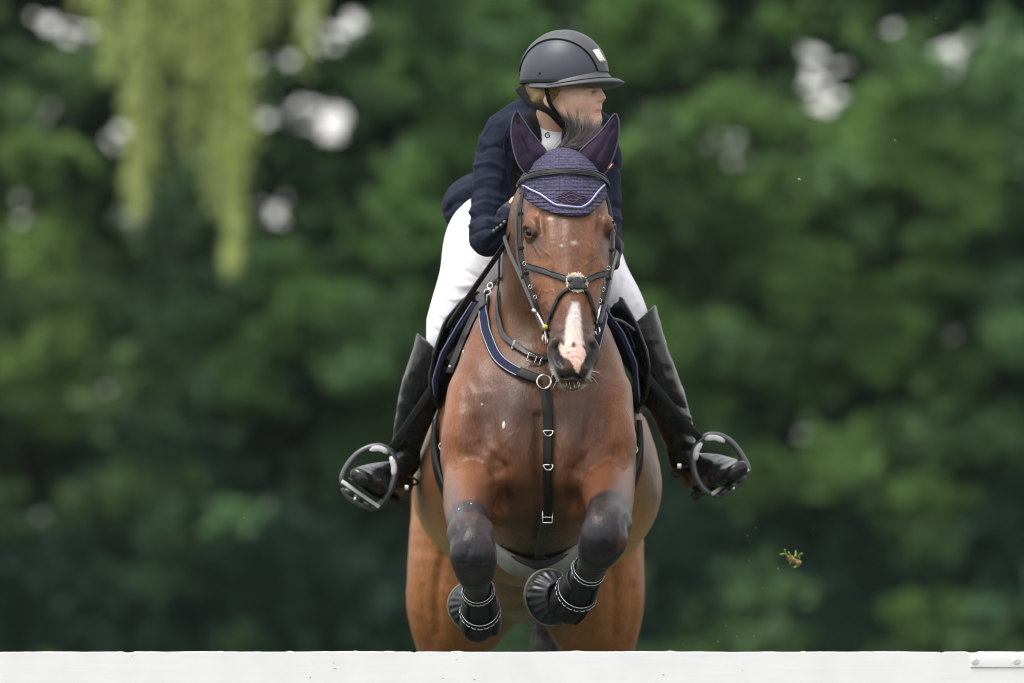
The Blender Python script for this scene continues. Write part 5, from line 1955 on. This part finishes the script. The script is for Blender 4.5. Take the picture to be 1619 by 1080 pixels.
B.loft([[*HL(943, 136), .012, .012], [*HL(947.5, 146), .0075, .008], [*HL(952, 153.5), .0075, .008], [*HL(953.5, 157), .0085, .0075]], u=s_, k=.010)
B.loft([[*HL(947, 166), .006, .006], [*HL(947.5, 171), .006, .006]], k=.012)
B.loft([[*HL(939, 177.0, .023), .003, .003], [*HL(945.5, 174.6, .010), .0050, .0050], [*HL(947.5, 174.4, 0), .0050, .0048], [*HL(945.5, 174.6, -.010), .0050, .0050], [*HL(939, 177, -.023), .003, .003]], k=.004)
B.loft([[*HL(939, 178.2, .021), .003, .003], [*HL(943.5, 180.6, .010), .0055, .0055], [*HL(945.5, 181, 0), .0058, .0055], [*HL(943.5, 180.6, -.010), .0055, .0055], [*HL(939, 178.2, -.021), .003, .003]], k=.004)
B.loft([[*HL(941, 177.8, .020), .0012, .0010], [*HL(948, 177.4, .009), .0012, .0010], [*HL(950, 177.3, 0), .0012, .0010], [*HL(948, 177.4, -.009), .0012, .0010]], k=.003, mode='cut')
# neck, trunk, arms and legs inside the clothes
B.loft([[*HL(884, 150), .050, .055], [*W(876, 185, .70), .050, .052], [*W(868, 215, .735), .056, .056], [*W(864, 240, .78), .08, .06]], k=.02)
TOR = [(862, 232, .80, 74, 48), (850, 262, .92, 72, 58), (832, 295, 1.08, 66, 60), (808, 328, 1.24, 76, 66), (800, 345, 1.28, 72, 60)]
B.loft(st([(a, b, c, d - 20, e - 20) for a, b, c, d, e in TOR]), k=.02)
ARM_L = [(800, 212, .76, 31, 32), (784, 245, .745, 33, 36), (777, 295, .71, 32, 36), (771, 345, .655, 30, 34), (769, 374, .60, 28.5, 31), (780, 372, .545, 26, 28), (795, 356, .515, 22, 24), (809, 339, .51, 18, 20)]
ARM_R = [(940, 210, .73, 30, 32), (951, 245, .72, 32, 35), (954, 295, .69, 29, 33), (956, 345, .63, 27, 30), (958, 378, .575, 26, 28), (962, 392, .52, 21, 22), (966, 396, .50, 17, 18)]
for A in (ARM_L, ARM_R):
    B.loft(st([(a, b, c, d * .55, e * .55) for a, b, c, d, e in A]), k=.01)
B.loft(st([(809, 339, .51, 13, 12), (814, 329, .505, 13, 11), (819, 322, .50, 15, 12)]), k=.01)
B.loft(st([(966, 396, .50, 13, 12), (968, 402, .50, 13, 11)]), k=.01)
THI_L = [(776, 362, 1.22, 62, 60), (762, 390, 1.12, 61, 66), (744, 440, 1.04, 50, 56), (719, 488, .98, 39, 44), (699, 528, .95, 30, 34), (691, 556, .96, 29, 32), (685, 580, .97, 27, 30)]
THI_R = [(905, 362, 1.22, 60, 60), (926, 390, 1.12, 52, 64), (950, 440, 1.04, 45, 54), (982, 480, .98, 35, 42), (1001, 515, .95, 29, 34), (1009, 540, .96, 28, 32), (1016, 560, .97, 27, 30)]
SHA_L = [(698, 498, .945, 31, 34), (684, 565, .965, 33, 37), (669, 612, 1.0, 33, 36), (654, 660, 1.06, 28, 31), (644, 700, 1.11, 23, 26), (641, 730, 1.14, 22, 27)]
SHA_R = [(1000, 464, .945, 30, 34), (1019, 548, .965, 33, 37), (1040, 604, 1.0, 33, 36), (1062, 656, 1.06, 28, 31), (1075, 700, 1.11, 23, 26), (1080, 726, 1.14, 22, 27)]
for A, Bq in ((THI_L, SHA_L), (THI_R, SHA_R)):
    B.loft(st([(a, b, c, d - 10, e - 10) for a, b, c, d, e in A]), k=.012)
    B.loft(st([(a, b, c, d - 9, e - 9) for a, b, c, d, e in Bq[1:]]), k=.012)
V, Q = B.mesh()
V = relax(V, Q, 2, .4)
SB = Sculpt(V, Q)
SB.stroke([(946, 163), (947, 170)], 1.4, -.001, .5, .8)
SB.refresh()
C = np.tile(np.array([.66, .415, .31]), (len(V), 1))
SB.C = C
SB.paint((.66, .36, .28), 925, 163, 16, 13, .75, y1=.72)
SB.paint((.56, .27, .20), 953, 157, 7, 5, .5, y1=.8)
SB.paint((.50, .19, .17), 947, 174.5, 9, 2.6, .85, y1=.8)
SB.paint((.55, .22, .195), 946, 181, 9, 3.2, .85, y1=.8)
SB.paint((.16, .07, .06), 946, 177.6, 7, .9, .8, y1=.8)
SB.paint((.50, .30, .22), 875, 200, 22, 18, .5, y1=.8)
SB.paint((.58, .28, .21), 882, 168, 6, 5, .6, y1=.8)
SB.paint((.22, .13, .075), 940, 139.5, 8, 1.8, .7, y1=.8)
SB.paint((.06, .035, .03), 940, 145.5, 6, 1.5, .85, y1=.8)
body = mesh_obj('body', SB.V, Q, M['skin'], person, colors=np.clip(C, .01, .9))
for sg in (1, -1):
    e = HL(935.0, 145.5, sg * .031)
    eo = MB().ellipsoid(e, (.0122, .0122, .0122), RH, 16, 12).build('eye', M['eye_white'], person)
    MB().ellipsoid(e + f_ * .0092, (.0042, .0056, .0056), RH, 12, 8).build('iris', M['eyeball'], eo)

# hair in a net below the helmet
G = Field(axis([(-.02, .24, .003)]), axis([(.52, .82, .003)]), axis([(2.68, 2.95, .003)]))
G.ell(HL(880, 124), (.088, .080, .085), RH)
G.ell(HL(868, 150), (.050, .072, .040), RH, k=.02)
G.loft([[*HL(884, 138, .070), .014, .010], [*HL(872, 156, .066), .018, .012], [*HL(858, 166, .04), .016, .012]], k=.01)
G.loft([[*HL(884, 138, -.070), .014, .010], [*HL(872, 156, -.066), .018, .012], [*HL(858, 166, -.04), .016, .012]], k=.01)
V, F = G.mesh()
mesh_obj('hair', relax(V, F, 2), F, M['hairnet'], person)

# jacket
J = Field(axis([(-.26, .36, .0045)]), axis([(.40, .62, .0045), (.62, 1.52, .006)]), axis([(2.28, 2.84, .0045)]))
J.loft(st(TOR), k=.0, cap=(.8, .8))
J.loft(st([(800, 210, .76, 30, 32), (832, 190, .765, 28, 36), (868, 188, .77, 30, 36), (908, 190, .75, 28, 36), (940, 208, .73, 30, 32)]), u=(0, 1, 0), k=.05)
J.loft(st(ARM_L), k=.035, sub=5)
J.loft(st(ARM_R), k=.035, sub=5)
J.ell(W(764, 322, 1.27), (.110, .12, .086), k=.04)
J.ell(W(750, 334, 1.24), (.086, .10, .064), k=.03)
J.ell(W(850, 325, 1.30), (.120, .12, .080), k=.04)
J.loft(st([(828, 200, .69, 24, 24), (838, 232, .70, 24, 22), (846, 262, .76, 24, 20)]), k=.04)
J.loft(st([(915, 200, .68, 24, 24), (905, 232, .70, 24, 22), (890, 262, .76, 24, 20)]), k=.04)
V, F = J.mesh()
SJ = Sculpt(relax(V, F, 9), F)
for ln, r, a in [([(760, 240), (785, 232), (806, 240)], 4, -.004), ([(752, 262), (775, 258), (800, 268)], 3.5, .004), ([(800, 225), (806, 255), (800, 300)], 5, -.007),
                 ([(748, 330), (765, 322), (792, 326)], 4, .004), ([(746, 345), (765, 336), (788, 342)], 3.5, -.005), ([(745, 358), (766, 348), (790, 352)], 4, .005),
                 ([(750, 300), (772, 296), (796, 305)], 4, -.003), ([(744, 372), (765, 362), (785, 364)], 3, -.004), ([(758, 215), (772, 235), (776, 262)], 5, .003),
                 ([(772, 392), (788, 374), (806, 352)], 3, -.003), ([(765, 380), (785, 362), (800, 345)], 4, .003), ([(712, 320), (725, 305), (745, 298)], 5, .005),
                 ([(705, 335), (722, 320), (745, 318)], 4, -.005), ([(720, 350), (732, 338), (748, 336)], 4, .004), ([(735, 360), (738, 330), (745, 300)], 5, -.006),
                 ([(960, 330), (972, 325), (982, 330)], 4, -.004), ([(958, 350), (970, 344), (980, 348)], 4, .004), ([(960, 250), (975, 262), (984, 270)], 5, -.003),
                 ([(812, 190), (826, 205), (832, 240)], 3, -.004), ([(790, 195), (812, 182), (836, 176)], 4, .003), ([(760, 275), (768, 300), (764, 330)], 6, .003),
                 ([(752, 288), (778, 280), (800, 286)], 3, .003), ([(756, 312), (775, 310), (798, 316)], 3, .003)]:
    SJ.stroke(ln, r, a * 1.5, .3, 1.5)
SJ.refresh()
SJ.V += SJ.N * ((vnoise(SJ.V * np.array([1, 1, 1.6]), 24, 8) - .5) * .0045 + (vnoise(SJ.V, 55, 9) - .5) * .0022)[:, None]
jacket = mesh_obj('jacket', SJ.V, F, M['jacket'], person)
JB = BVHTree.FromPolygons([tuple(v) for v in SJ.V.tolist()], F.tolist())
bt = MB()
for x, y in ((781.5, 366), (787, 360.5), (792, 356), (797, 351.5)):
    h = hit(x, y, bvh=JB)
    if h:
        bt.ellipsoid(h[0] + h[1] * .003, (.0062, .0062, .0062), nu=12, nv=8)
bt.build('cuff_button', M['stirrup_dark'], jacket)
sm = MB()
for ln in [[(806, 195), (796, 225), (800, 262), (806, 300)], [(779, 196), (765, 214), (754, 240)]]:
    cord('', ln, .0011, None, None, lift=.0005, n=5, k=5, mb=sm, bvh=JB)
sm.build('seam', M['lapel'], jacket)


def drape_poly(name, top, bot, material, parent, lift, bvh, thick=.003, n=14, k=6):
    a, b = cr(np.array(top, float), 5), cr(np.array(bot, float), 5)
    n = min(len(a), len(b))
    V = []
    for i in range(n):
        for j in range(k):
            q = a[i] * (1 - j / (k - 1)) + b[i] * j / (k - 1)
            h = hit(q[0], q[1], bvh=bvh) or near(W(q[0], q[1], .7), bvh)
            V.append(h[0] + h[1] * lift)
    V = np.array(V).reshape(n, k, 3)
    for _ in range(3):
        V[1:-1] = (V[:-2] + 2 * V[1:-1] + V[2:]) / 4
    F = np.array([(i * k + j, i * k + j + 1, (i + 1) * k + j + 1, (i + 1) * k + j) for i in range(n - 1) for j in range(k - 1)])
    return sheet_obj(name, V, F, thick, material, parent)


# shirt: stand collar round the neck and a front
T = Field(axis([(-.02, .20, .0035)]), axis([(.55, .90, .0035)]), axis([(2.50, 2.78, .0035)]))
T.loft([[*W(871, 205, .722), .060, .060], [*W(868, 219, .735), .062, .061], [*W(866, 236, .745), .068, .064]], k=.0, cap=(.25, .6))
T.loft(st([(870, 226, .69, 22, 20), (868, 262, .73, 24, 20)]), k=.02)
V, F = T.mesh()
SHB_V = relax(V, F, 3)
shirt = mesh_obj('shirt', SHB_V, F, M['shirt'], person)
SHB = BVHTree.FromPolygons([tuple(v) for v in SHB_V.tolist()], F.tolist())
drape_poly('lapel', [(851, 166), (856, 184), (858, 206), (861, 236)], [(838, 172), (829, 192), (835, 216), (852, 240)], M['lapel'], jacket, .006, JB)
lg = MB()
h = hit(866, 214, bvh=SHB)
lc = (h[0] + h[1] * .0015) if h else W(866, 214, .66)
q = [lc + np.array([.0068 * math.cos(a), -.0005, .0068 * math.sin(a)]) for a in np.linspace(.9, 5.5, 16)]
q += [lc + np.array([.005, -.0005, .0005]), lc + np.array([.0005, -.0005, .0005])]
lg.tube(q, .0014, 5)
lg.build('collar_mark', M['webbing'], shirt)

# breeches
BR = Field(axis([(-.24, .38, .005)]), axis([(.86, 1.42, .006)]), axis([(1.95, 2.56, .005)]))
BR.loft(st(THI_L), k=.0, sub=5)
BR.loft(st(THI_R), k=.04, sub=5)
BR.loft(st([(800, 350, 1.27, 74, 62), (850, 372, 1.26, 80, 50), (880, 350, 1.27, 70, 62)]), u=(0, 1, 0), k=.04)
BR.ell(W(800, 338, 1.2), (.112, .10, .078), k=.03)
V, F = BR.mesh()
SR = Sculpt(relax(V, F, 5), F)
for ln, r, a in [([(720, 372), (745, 392), (768, 420)], 4, -.003), ([(706, 440), (725, 452), (745, 452)], 5, .003), ([(690, 500), (705, 508), (722, 505)], 4, -.003),
                 ([(715, 395), (735, 412), (760, 445)], 4, .003), ([(985, 445), (975, 462), (968, 480)], 4, -.003), ([(1005, 480), (995, 492), (985, 505)], 4, .003),
                 ([(716, 366), (738, 372), (762, 392), (790, 420)], 3, -.002), ([(708, 420), (730, 426), (758, 440)], 3, -.002), ([(700, 468), (718, 474), (740, 470)], 3, .002), ([(686, 520), (700, 526), (716, 522)], 2.5, -.002),
                 ([(968, 415), (978, 430), (980, 450)], 3, -.002), ([(1000, 462), (1008, 478), (1012, 492)], 3, .002)]:
    SR.stroke(ln, r, a * 1.8, .5, 1.5)
mesh_obj('breeches', SR.V, F, M['breeches'], person)

# tall boots
def riding_boot(sha, foot, u, cutp, cutn, crease, spur):
    A = np.array(st(sha))
    lo_, hi_ = (A[:, :3] - .16).min(0), (A[:, :3] + .16).max(0)
    Fo = np.array(st(foot))
    lo_, hi_ = np.minimum(lo_, (Fo[:, :3] - .06).min(0)), np.maximum(hi_, (Fo[:, :3] + .06).max(0))
    K = Field(axis([(lo_[0], hi_[0], .0042)]), axis([(lo_[1], hi_[1], .0042)]), axis([(lo_[2], hi_[2], .0042)]))
    K.loft(st([(a, b, c, d + 1.5, e + 1.5) for a, b, c, d, e in sha]), k=0, sub=5, cap=(.3, .8))
    K.loft(Fo, u=u, k=.03, sub=5, cap=(.75, .8))
    X, Y, Z = K.grid((slice(None),) * 3)
    c = W(*cutp)
    nn = unit(cutn)
    K.D = np.maximum(K.D, np.float32(nn[0]) * (X - np.float32(c[0])) + np.float32(nn[1]) * (Y - np.float32(c[1])) + np.float32(nn[2]) * (Z - np.float32(c[2])))
    V, F = K.mesh()
    s = Sculpt(relax(V, F, 3), F)
    for ln, r, a in crease:
        s.stroke(ln, r, a, .5, 1.6)
    s.refresh()
    s.V += s.N * ((vnoise(s.V * np.array([1, 1, 1.5]), 30, 12) - .5) * .004)[:, None]
    o = mesh_obj('riding_boot', s.V, F, M['boot'], person)
    # sole and heel block
    up_ = unit(np.cross(u, (0, 1, 0)))
    if up_[2] < 0:
        up_ = -up_
    P = cr(Fo[:, :3] - up_ * (Fo[:, 4:5] * .90), 4)
    wd = cr(np.stack([Fo[:, 3] * .92, Fo[:, 3]], 1), 4)[:, 0]
    m_ = MB()
    m_.sweep(P, rrect(1.0, .16) * np.array([1, .03]), [np.asarray(u, float)] * len(P), scale=wd)
    hb = Fo[-1]
    m_.box(hb[:3] - up_ * (hb[4] + .010) + np.array([0, -.008, 0]), (hb[3] * .85, .03, .013), np.array([u, [0, 1, 0], up_]), bev=.004)
    m_.build('sole', M['sole'], o)
    sp = MB()
    sp.ring(W(*spur[0]), spur[1], .044, .0038, n=28, squash=1.0)
    sp.build('spur_strap', M['strap_grey'], o)
    MB().box(W(*spur[2]), (.006, .004, .007), bev=.001).build('spur_buckle', M['steel'], o)
    zp = MB()
    zp.tube(cr(np.array([near(W(*p), BVHTree.FromPolygons([tuple(v) for v in s.V.tolist()], F.tolist()))[0] for p in spur[3]]), 4), .0013, 5)
    zp.build('seam', M['leather'], o)
    return o


M['sole'] = mat('boot_sole', (.022, .018, .015), .6, noise=.4, nscale=40)
crl = [([(634, 690), (648, 684), (668, 690)], 3.5, -.004), ([(632, 702), (648, 697), (664, 702)], 3.5, .004), ([(630, 714), (648, 708), (662, 714)], 3.5, -.005), ([(626, 726), (644, 720), (660, 726)], 3, .004),
       ([(600, 745), (612, 760), (618, 775)], 3, -.003), ([(590, 738), (600, 752), (606, 768)], 2.5, .002), ([(556, 752), (570, 748), (590, 766)], 2, .0012), ([(664, 560), (660, 600), (648, 640)], 6, .002)]
crr = [([(1050, 650), (1066, 640), (1084, 646)], 4, -.005), ([(1052, 664), (1070, 655), (1090, 660)], 4, .004), ([(1056, 690), (1072, 684), (1094, 690)], 3.5, -.004), ([(1058, 702), (1075, 697), (1096, 702)], 3.5, .004),
       ([(1060, 716), (1078, 712), (1098, 714)], 3.5, -.004), ([(1120, 735), (1112, 750), (1108, 765)], 3, -.003), ([(1135, 728), (1126, 744), (1120, 760)], 2.5, .002), ([(1030, 540), (1045, 580), (1060, 620)], 6, .002)]
riding_boot(SHA_L, [(572, 757, .87, 22, 13), (583, 759, .94, 30, 17), (600, 757, 1.02, 29, 22), (620, 756, 1.09, 25, 27), (633, 768, 1.17, 21, 24)], unit((.82, 0, -.57)),
            (677, 541, .95), (.66, .0, .75), crl, ((636, 758, 1.12), (.2, .3, 1), (643, 771, 1.06), [(676, 545, .92), (668, 600, .95), (655, 650, 1.0), (646, 700, 1.06)]))
riding_boot(SHA_R, [(1164, 746, .87, 22, 13), (1152, 748, .94, 30, 17), (1134, 745, 1.02, 29, 22), (1112, 744, 1.09, 25, 27), (1092, 752, 1.17, 21, 24)], unit((.82, 0, .57)),
            (1014, 502, .95), (-.66, .0, .75), crr, ((1086, 745, 1.12), (-.2, .3, 1), (1074, 737, 1.06), [(1024, 520, .92), (1036, 580, .95), (1056, 640, 1.0), (1072, 690, 1.06)]))

# gloved hands closed on the reins
def glove(c, fwd, across, up_, sgn):
    fwd, across, up_ = unit(fwd), unit(across), unit(up_)
    K = Field(axis([(c[0] - .09, c[0] + .09, .003)]), axis([(c[1] - .10, c[1] + .09, .003)]), axis([(c[2] - .09, c[2] + .09, .003)]))
    R = np.array([fwd, across, up_])
    def p(a, b, d):
        return c + fwd * a + across * b + up_ * d
    K.ell(p(0, 0, 0), (.044, .017, .038), R)
    K.loft([[*p(-.03, 0, 0), .022, .026], [*p(-.062, 0, 0), .026, .030]], k=.012)
    for i, (L1, L2) in enumerate(((.040, .030), (.044, .033), (.041, .031), (.033, .025))):
        zz = .027 - .0185 * i
        K.loft([[*p(.028, 0, zz), .0098, .0098], [*p(.028 + L1 * .8, .006, zz), .0094, .0094], [*p(.034 + L1 * .8, .006 + L2 * .75, zz), .0088, .0088], [*p(.026 + L1 * .4, .012 + L2, zz - .001), .0078, .0078]], k=.003, sub=4)
    K.loft([[*p(-.015, .010, .030), .012, .012], [*p(.012, .024, .042), .0105, .0105], [*p(.040, .030, .034), .009, .009]], k=.006, sub=4)
    V, F = K.mesh()
    return mesh_obj('glove', relax(V, F, 1), F, M['glove'], person)


glove(W(820, 318, .49), (.55, -.55, .6), (.83, .1, -.3), (-.1, .55, .8), 1)
glove(W(968, 404, .485), (-.1, -.8, -.35), (-.9, .2, -.2), (.0, -.4, .9), -1)

# whip held in the hand
whip = MB()
P = cr(np.array([W(822, 345, .40), W(797, 388, .46), W(750, 456, .58), W(708, 518, .70)]), 6)
whip.tube(P, .0088, 10, rr=np.interp(np.linspace(0, 1, len(P)), [0, .05, .3, .9, .97, 1], [.7, .75, .85, 1.0, 1.0, .7]))
wo_ = whip.build('whip', M['leather'])
tag(wo_, 'black leather riding whip held slanting down beside the rider\'s white thigh', 'whip')
P2 = P + np.array([-.0045, -.0075, .002])
MB().tube(P2[6:-2], .0012, 5).build('edge_seam', M['strap_grey'], wo_)

# ------------------------------------------------------------------ riding helmet
helmet = empty('riding_helmet', W(891, 141, .66), 'matte dark riding helmet with wide peak and pale badge on the rider\'s head', 'helmet')
hf, hs, hu = .1225 / 1.0, .098, .1235
E0 = HL(891.5, 121)
tilt = 0.0


def shell(fq, sq, off=0.0):
    """direction (azimuth from the face, elevation) to a point on the shell"""
    ca, sa = math.cos(fq), math.sin(fq)
    ce, se = math.cos(sq), math.sin(sq)
    a = np.array([hf * ca * ce, hs * sa * ce, hu * se])
    n = unit(np.array([a[0] / hf ** 2, a[1] / hs ** 2, a[2] / hu ** 2]))
    a = a + n * off
    return E0 + a @ RH


def lowcut(az):
    return -.16 + .02 * math.cos(az)


na, ne = 72, 26
V, F = [], []
for i in range(ne + 1):
    for j in range(na):
        az = 2 * math.pi * j / na
        e0 = lowcut(az)
        V.append(shell(az, e0 + (math.pi / 2 - e0) * i / ne))
for i in range(ne):
    for j in range(na):
        F.append((i * na + j, i * na + (j + 1) % na, (i + 1) * na + (j + 1) % na, (i + 1) * na + j))
o = mesh_obj('shell', V, F, M['helmet'], helmet)
m_ = o.modifiers.new('thickness', 'SOLIDIFY')
m_.thickness = .006
m_.offset = 1
# raised centre strip over the crown from front to back, dark seams along its sides
V, F = [], []
npts, kk = 60, 9
seams = ([], [])
for i in range(npts + 1):
    th = math.radians(8) + math.radians(176 - 8) * i / npts
    wdt = .034 + .026 * math.sin(math.pi * i / npts)
    for j in range(kk):
        s0 = (-1 + 2 * j / (kk - 1)) * wdt
        rr_ = math.sqrt(1 - (s0 / hs) ** 2)
        a = np.array([hf * math.cos(th) * rr_, s0, hu * math.sin(th) * rr_])
        n = unit(np.array([a[0] / hf ** 2, a[1] / hs ** 2, a[2] / hu ** 2]))
        V.append(E0 + (a + n * (.0040 if 0 < j < kk - 1 else .0022)) @ RH)
        if j in (0, kk - 1):
            seams[j > 0].append(E0 + (a + n * .0018) @ RH)
for i in range(npts):
    for j in range(kk - 1):
        F.append((i * kk + j, i * kk + j + 1, (i + 1) * kk + j + 1, (i + 1) * kk + j))
cs = mesh_obj('centre_strip', V, F, M['helmet_strip'], helmet)
MB().tube(seams[0], .0022, 6).tube(seams[1], .0022, 6).build('seam', M['webbing'], cs)
# peak: flares out of the shell, widest in front
V, F = [], []
npk = 64
rim_, sm_ = [], []
for i in range(npk + 1):
    az = math.radians(-122 + 244 * i / npk)
    c = max(0, math.cos(az * .73))
    ef = max(0, math.cos(az))
    e_b = math.asin(max(-.9, ((121 - (112 + 22 * (1 - ef ** 1.1))) / 72)))
    pin = shell(az, e_b, .0006)
    outd = unit(np.array([math.cos(az) / hf, math.sin(az) / hs, 0])) @ RH
    base = shell(az, -.20, 0)
    ext = .003 + .022 * min(1, c * 1.6) + .026 * ef ** 1.5
    ztip = (121 - (141 - 15 * ef ** 1.3)) * hp
    tipp = base + outd * ext
    tipp = tipp + u_ * (ztip - np.dot(tipp - E0, u_))
    m1 = pin * .62 + tipp * .38 + u_ * -.0055 * c
    pts = [pin, pin * .82 + tipp * .18 + u_ * -.0045 * c, m1, pin * .25 + tipp * .75 + u_ * .0005 * c, tipp, tipp + u_ * -.0042 + outd * -.001, base * .5 + tipp * .5 + u_ * -.007, shell(az, -.24, -.006)]
    rim_.append(tipp)
    sm_.append(pin * .45 + tipp * .55 + u_ * -.0018 * c)
    V += pts
kk = 8
for i in range(npk):
    for j in range(kk - 1):
        F.append((i * kk + j, (i + 1) * kk + j, (i + 1) * kk + j + 1, i * kk + j + 1))
pk = mesh_obj('peak', V, F, M['helmet_strip'], helmet)
MB().tube(np.array(sm_[8:-8]) + u_ * .0006, .0012, 5).build('seam', M['webbing'], pk)
# lower rim at the back and lining
rm = [shell(az, lowcut(az), .001) for az in np.linspace(0, 2 * math.pi, 72, endpoint=False)]
MB().sweep(rm, rrect(.0035, .0025), [u_] * 72, close='loop').build('lower_rim', M['webbing'], helmet)
V, F = [], []
for i in range(5):
    for j in range(40):
        az = math.radians(78 + 204 * j / 39)
        p = shell(az, lowcut(az) - .02 - i * .075 * max(.15, math.sin(math.radians(204 * j / 39) * .88)), -.010 - .0035 * i)
        V.append(p)
for i in range(4):
    for j in range(39):
        F.append((i * 40 + j, i * 40 + j + 1, (i + 1) * 40 + j + 1, (i + 1) * 40 + j))
ln_ = mesh_obj('lining', V, F, M['webbing'], helmet)
m_ = ln_.modifiers.new('thickness', 'SOLIDIFY')
m_.thickness = .006
# badge, bent to the shell
def on_shell(px_, py_, off):
    d = unit(W(px_, py_, 1.0) - CP)
    o, dd = (CP - E0) @ RH.T, d @ RH.T
    q = np.array([hf, hs, hu])
    o, dd = o / q, dd / q
    A_, B_, C_ = dd @ dd, o @ dd, o @ o - 1
    t = (-B_ - math.sqrt(max(0, B_ * B_ - A_ * C_))) / A_
    p = (o + dd * t)
    n = unit((p / q) @ RH)
    return E0 + (p * q) @ RH + n * off


cn = [(935.0, 80.5), (943.5, 78.5), (954.5, 98), (946.5, 101)]


def badge_grid(off, sh=0.0):
    return [on_shell(*(np.array(cn[0]) * (1 - u) * (1 - v) + np.array(cn[1]) * u * (1 - v) + np.array(cn[2]) * u * v + np.array(cn[3]) * (1 - u) * v), off) for v in np.linspace(sh, 1 - sh, 6) for u in np.linspace(sh, 1 - sh, 5)]


Vb = badge_grid(.0035, .04)
Fb = [(i * 5 + j, i * 5 + j + 1, (i + 1) * 5 + j + 1, (i + 1) * 5 + j) for i in range(5) for j in range(4)]
bo_ = mesh_obj('badge', Vb, Fb, M['badge'], helmet)
m_ = bo_.modifiers.new('thickness', 'SOLIDIFY')
m_.thickness = .004
MB().tube([on_shell(a, b_, .0065) for a, b_ in ((943.5, 93.2), (945.5, 94.6), (948.5, 93.6), (950, 91.5))], .0012, 5).build('badge_mark', M['webbing'], bo_)
MB().ellipsoid(shell(math.radians(104), .02, .001), (.003, .003, .003)).ellipsoid(shell(math.radians(160), .0, .001), (.0025, .0025, .0025)).build('rivet', M['webbing'], helmet)
# chin harness: both sides meet under the chin
for sg in (1, -1):
    def hs_strap(pts, w, w0=1.0):
        P = cr(np.array([HL(a, b, sg * c) for a, b, c in pts]), 8)
        Tn = np.gradient(P, axis=0)
        U = [unit(np.cross(unit(t), s_ * sg)) for t in Tn]
        return MB().sweep(P, rrect(w, .0022), U, scale=np.interp(np.linspace(0, 1, len(P)), [0, .35, 1], [w0, 1.0, 1.0]))
    mb_ = hs_strap([(836, 139, .062), (845, 152, .070), (855, 165, .076), (870, 171, .080), (884, 178, .074), (895, 192, .058), (901, 203, .040)], .0085, 1.7)
    m2_ = hs_strap([(884, 139, .090), (885.5, 152, .085), (888, 165, .080), (894, 180, .066), (901, 198, .045)], .0058)
    mb_.add(np.vstack(m2_.V), m2_.F)
    m3_ = hs_strap([(899, 196, .046), (902, 205, .030), (903, 209, .0)], .0085)
    mb_.add(np.vstack(m3_.V), m3_.F)
    mb_.build('chin_strap', M['webbing'], helmet)

# ------------------------------------------------------------------ thin summer haze between the jump and the trees
m = bpy.data.materials.new('haze_air')
m.use_nodes = True
nt = m.node_tree
for n_ in list(nt.nodes):
    nt.nodes.remove(n_)
out = nt.nodes.new("ShaderNodeOutputMaterial")
pv = nt.nodes.new("ShaderNodeVolumePrincipled")
pv.inputs['Color'].default_value = (.80, .93, .93, 1)
pv.inputs['Density'].default_value = 0.00014
nt.links.new(pv.outputs[0], out.inputs['Volume'])
hb = MB().box((0, 18, 8), (60, 62, 9))
hz = hb.build('haze', m, smooth=False)
tag(hz, kind='stuff', label='thin pale haze in the air between the jump and the trees')
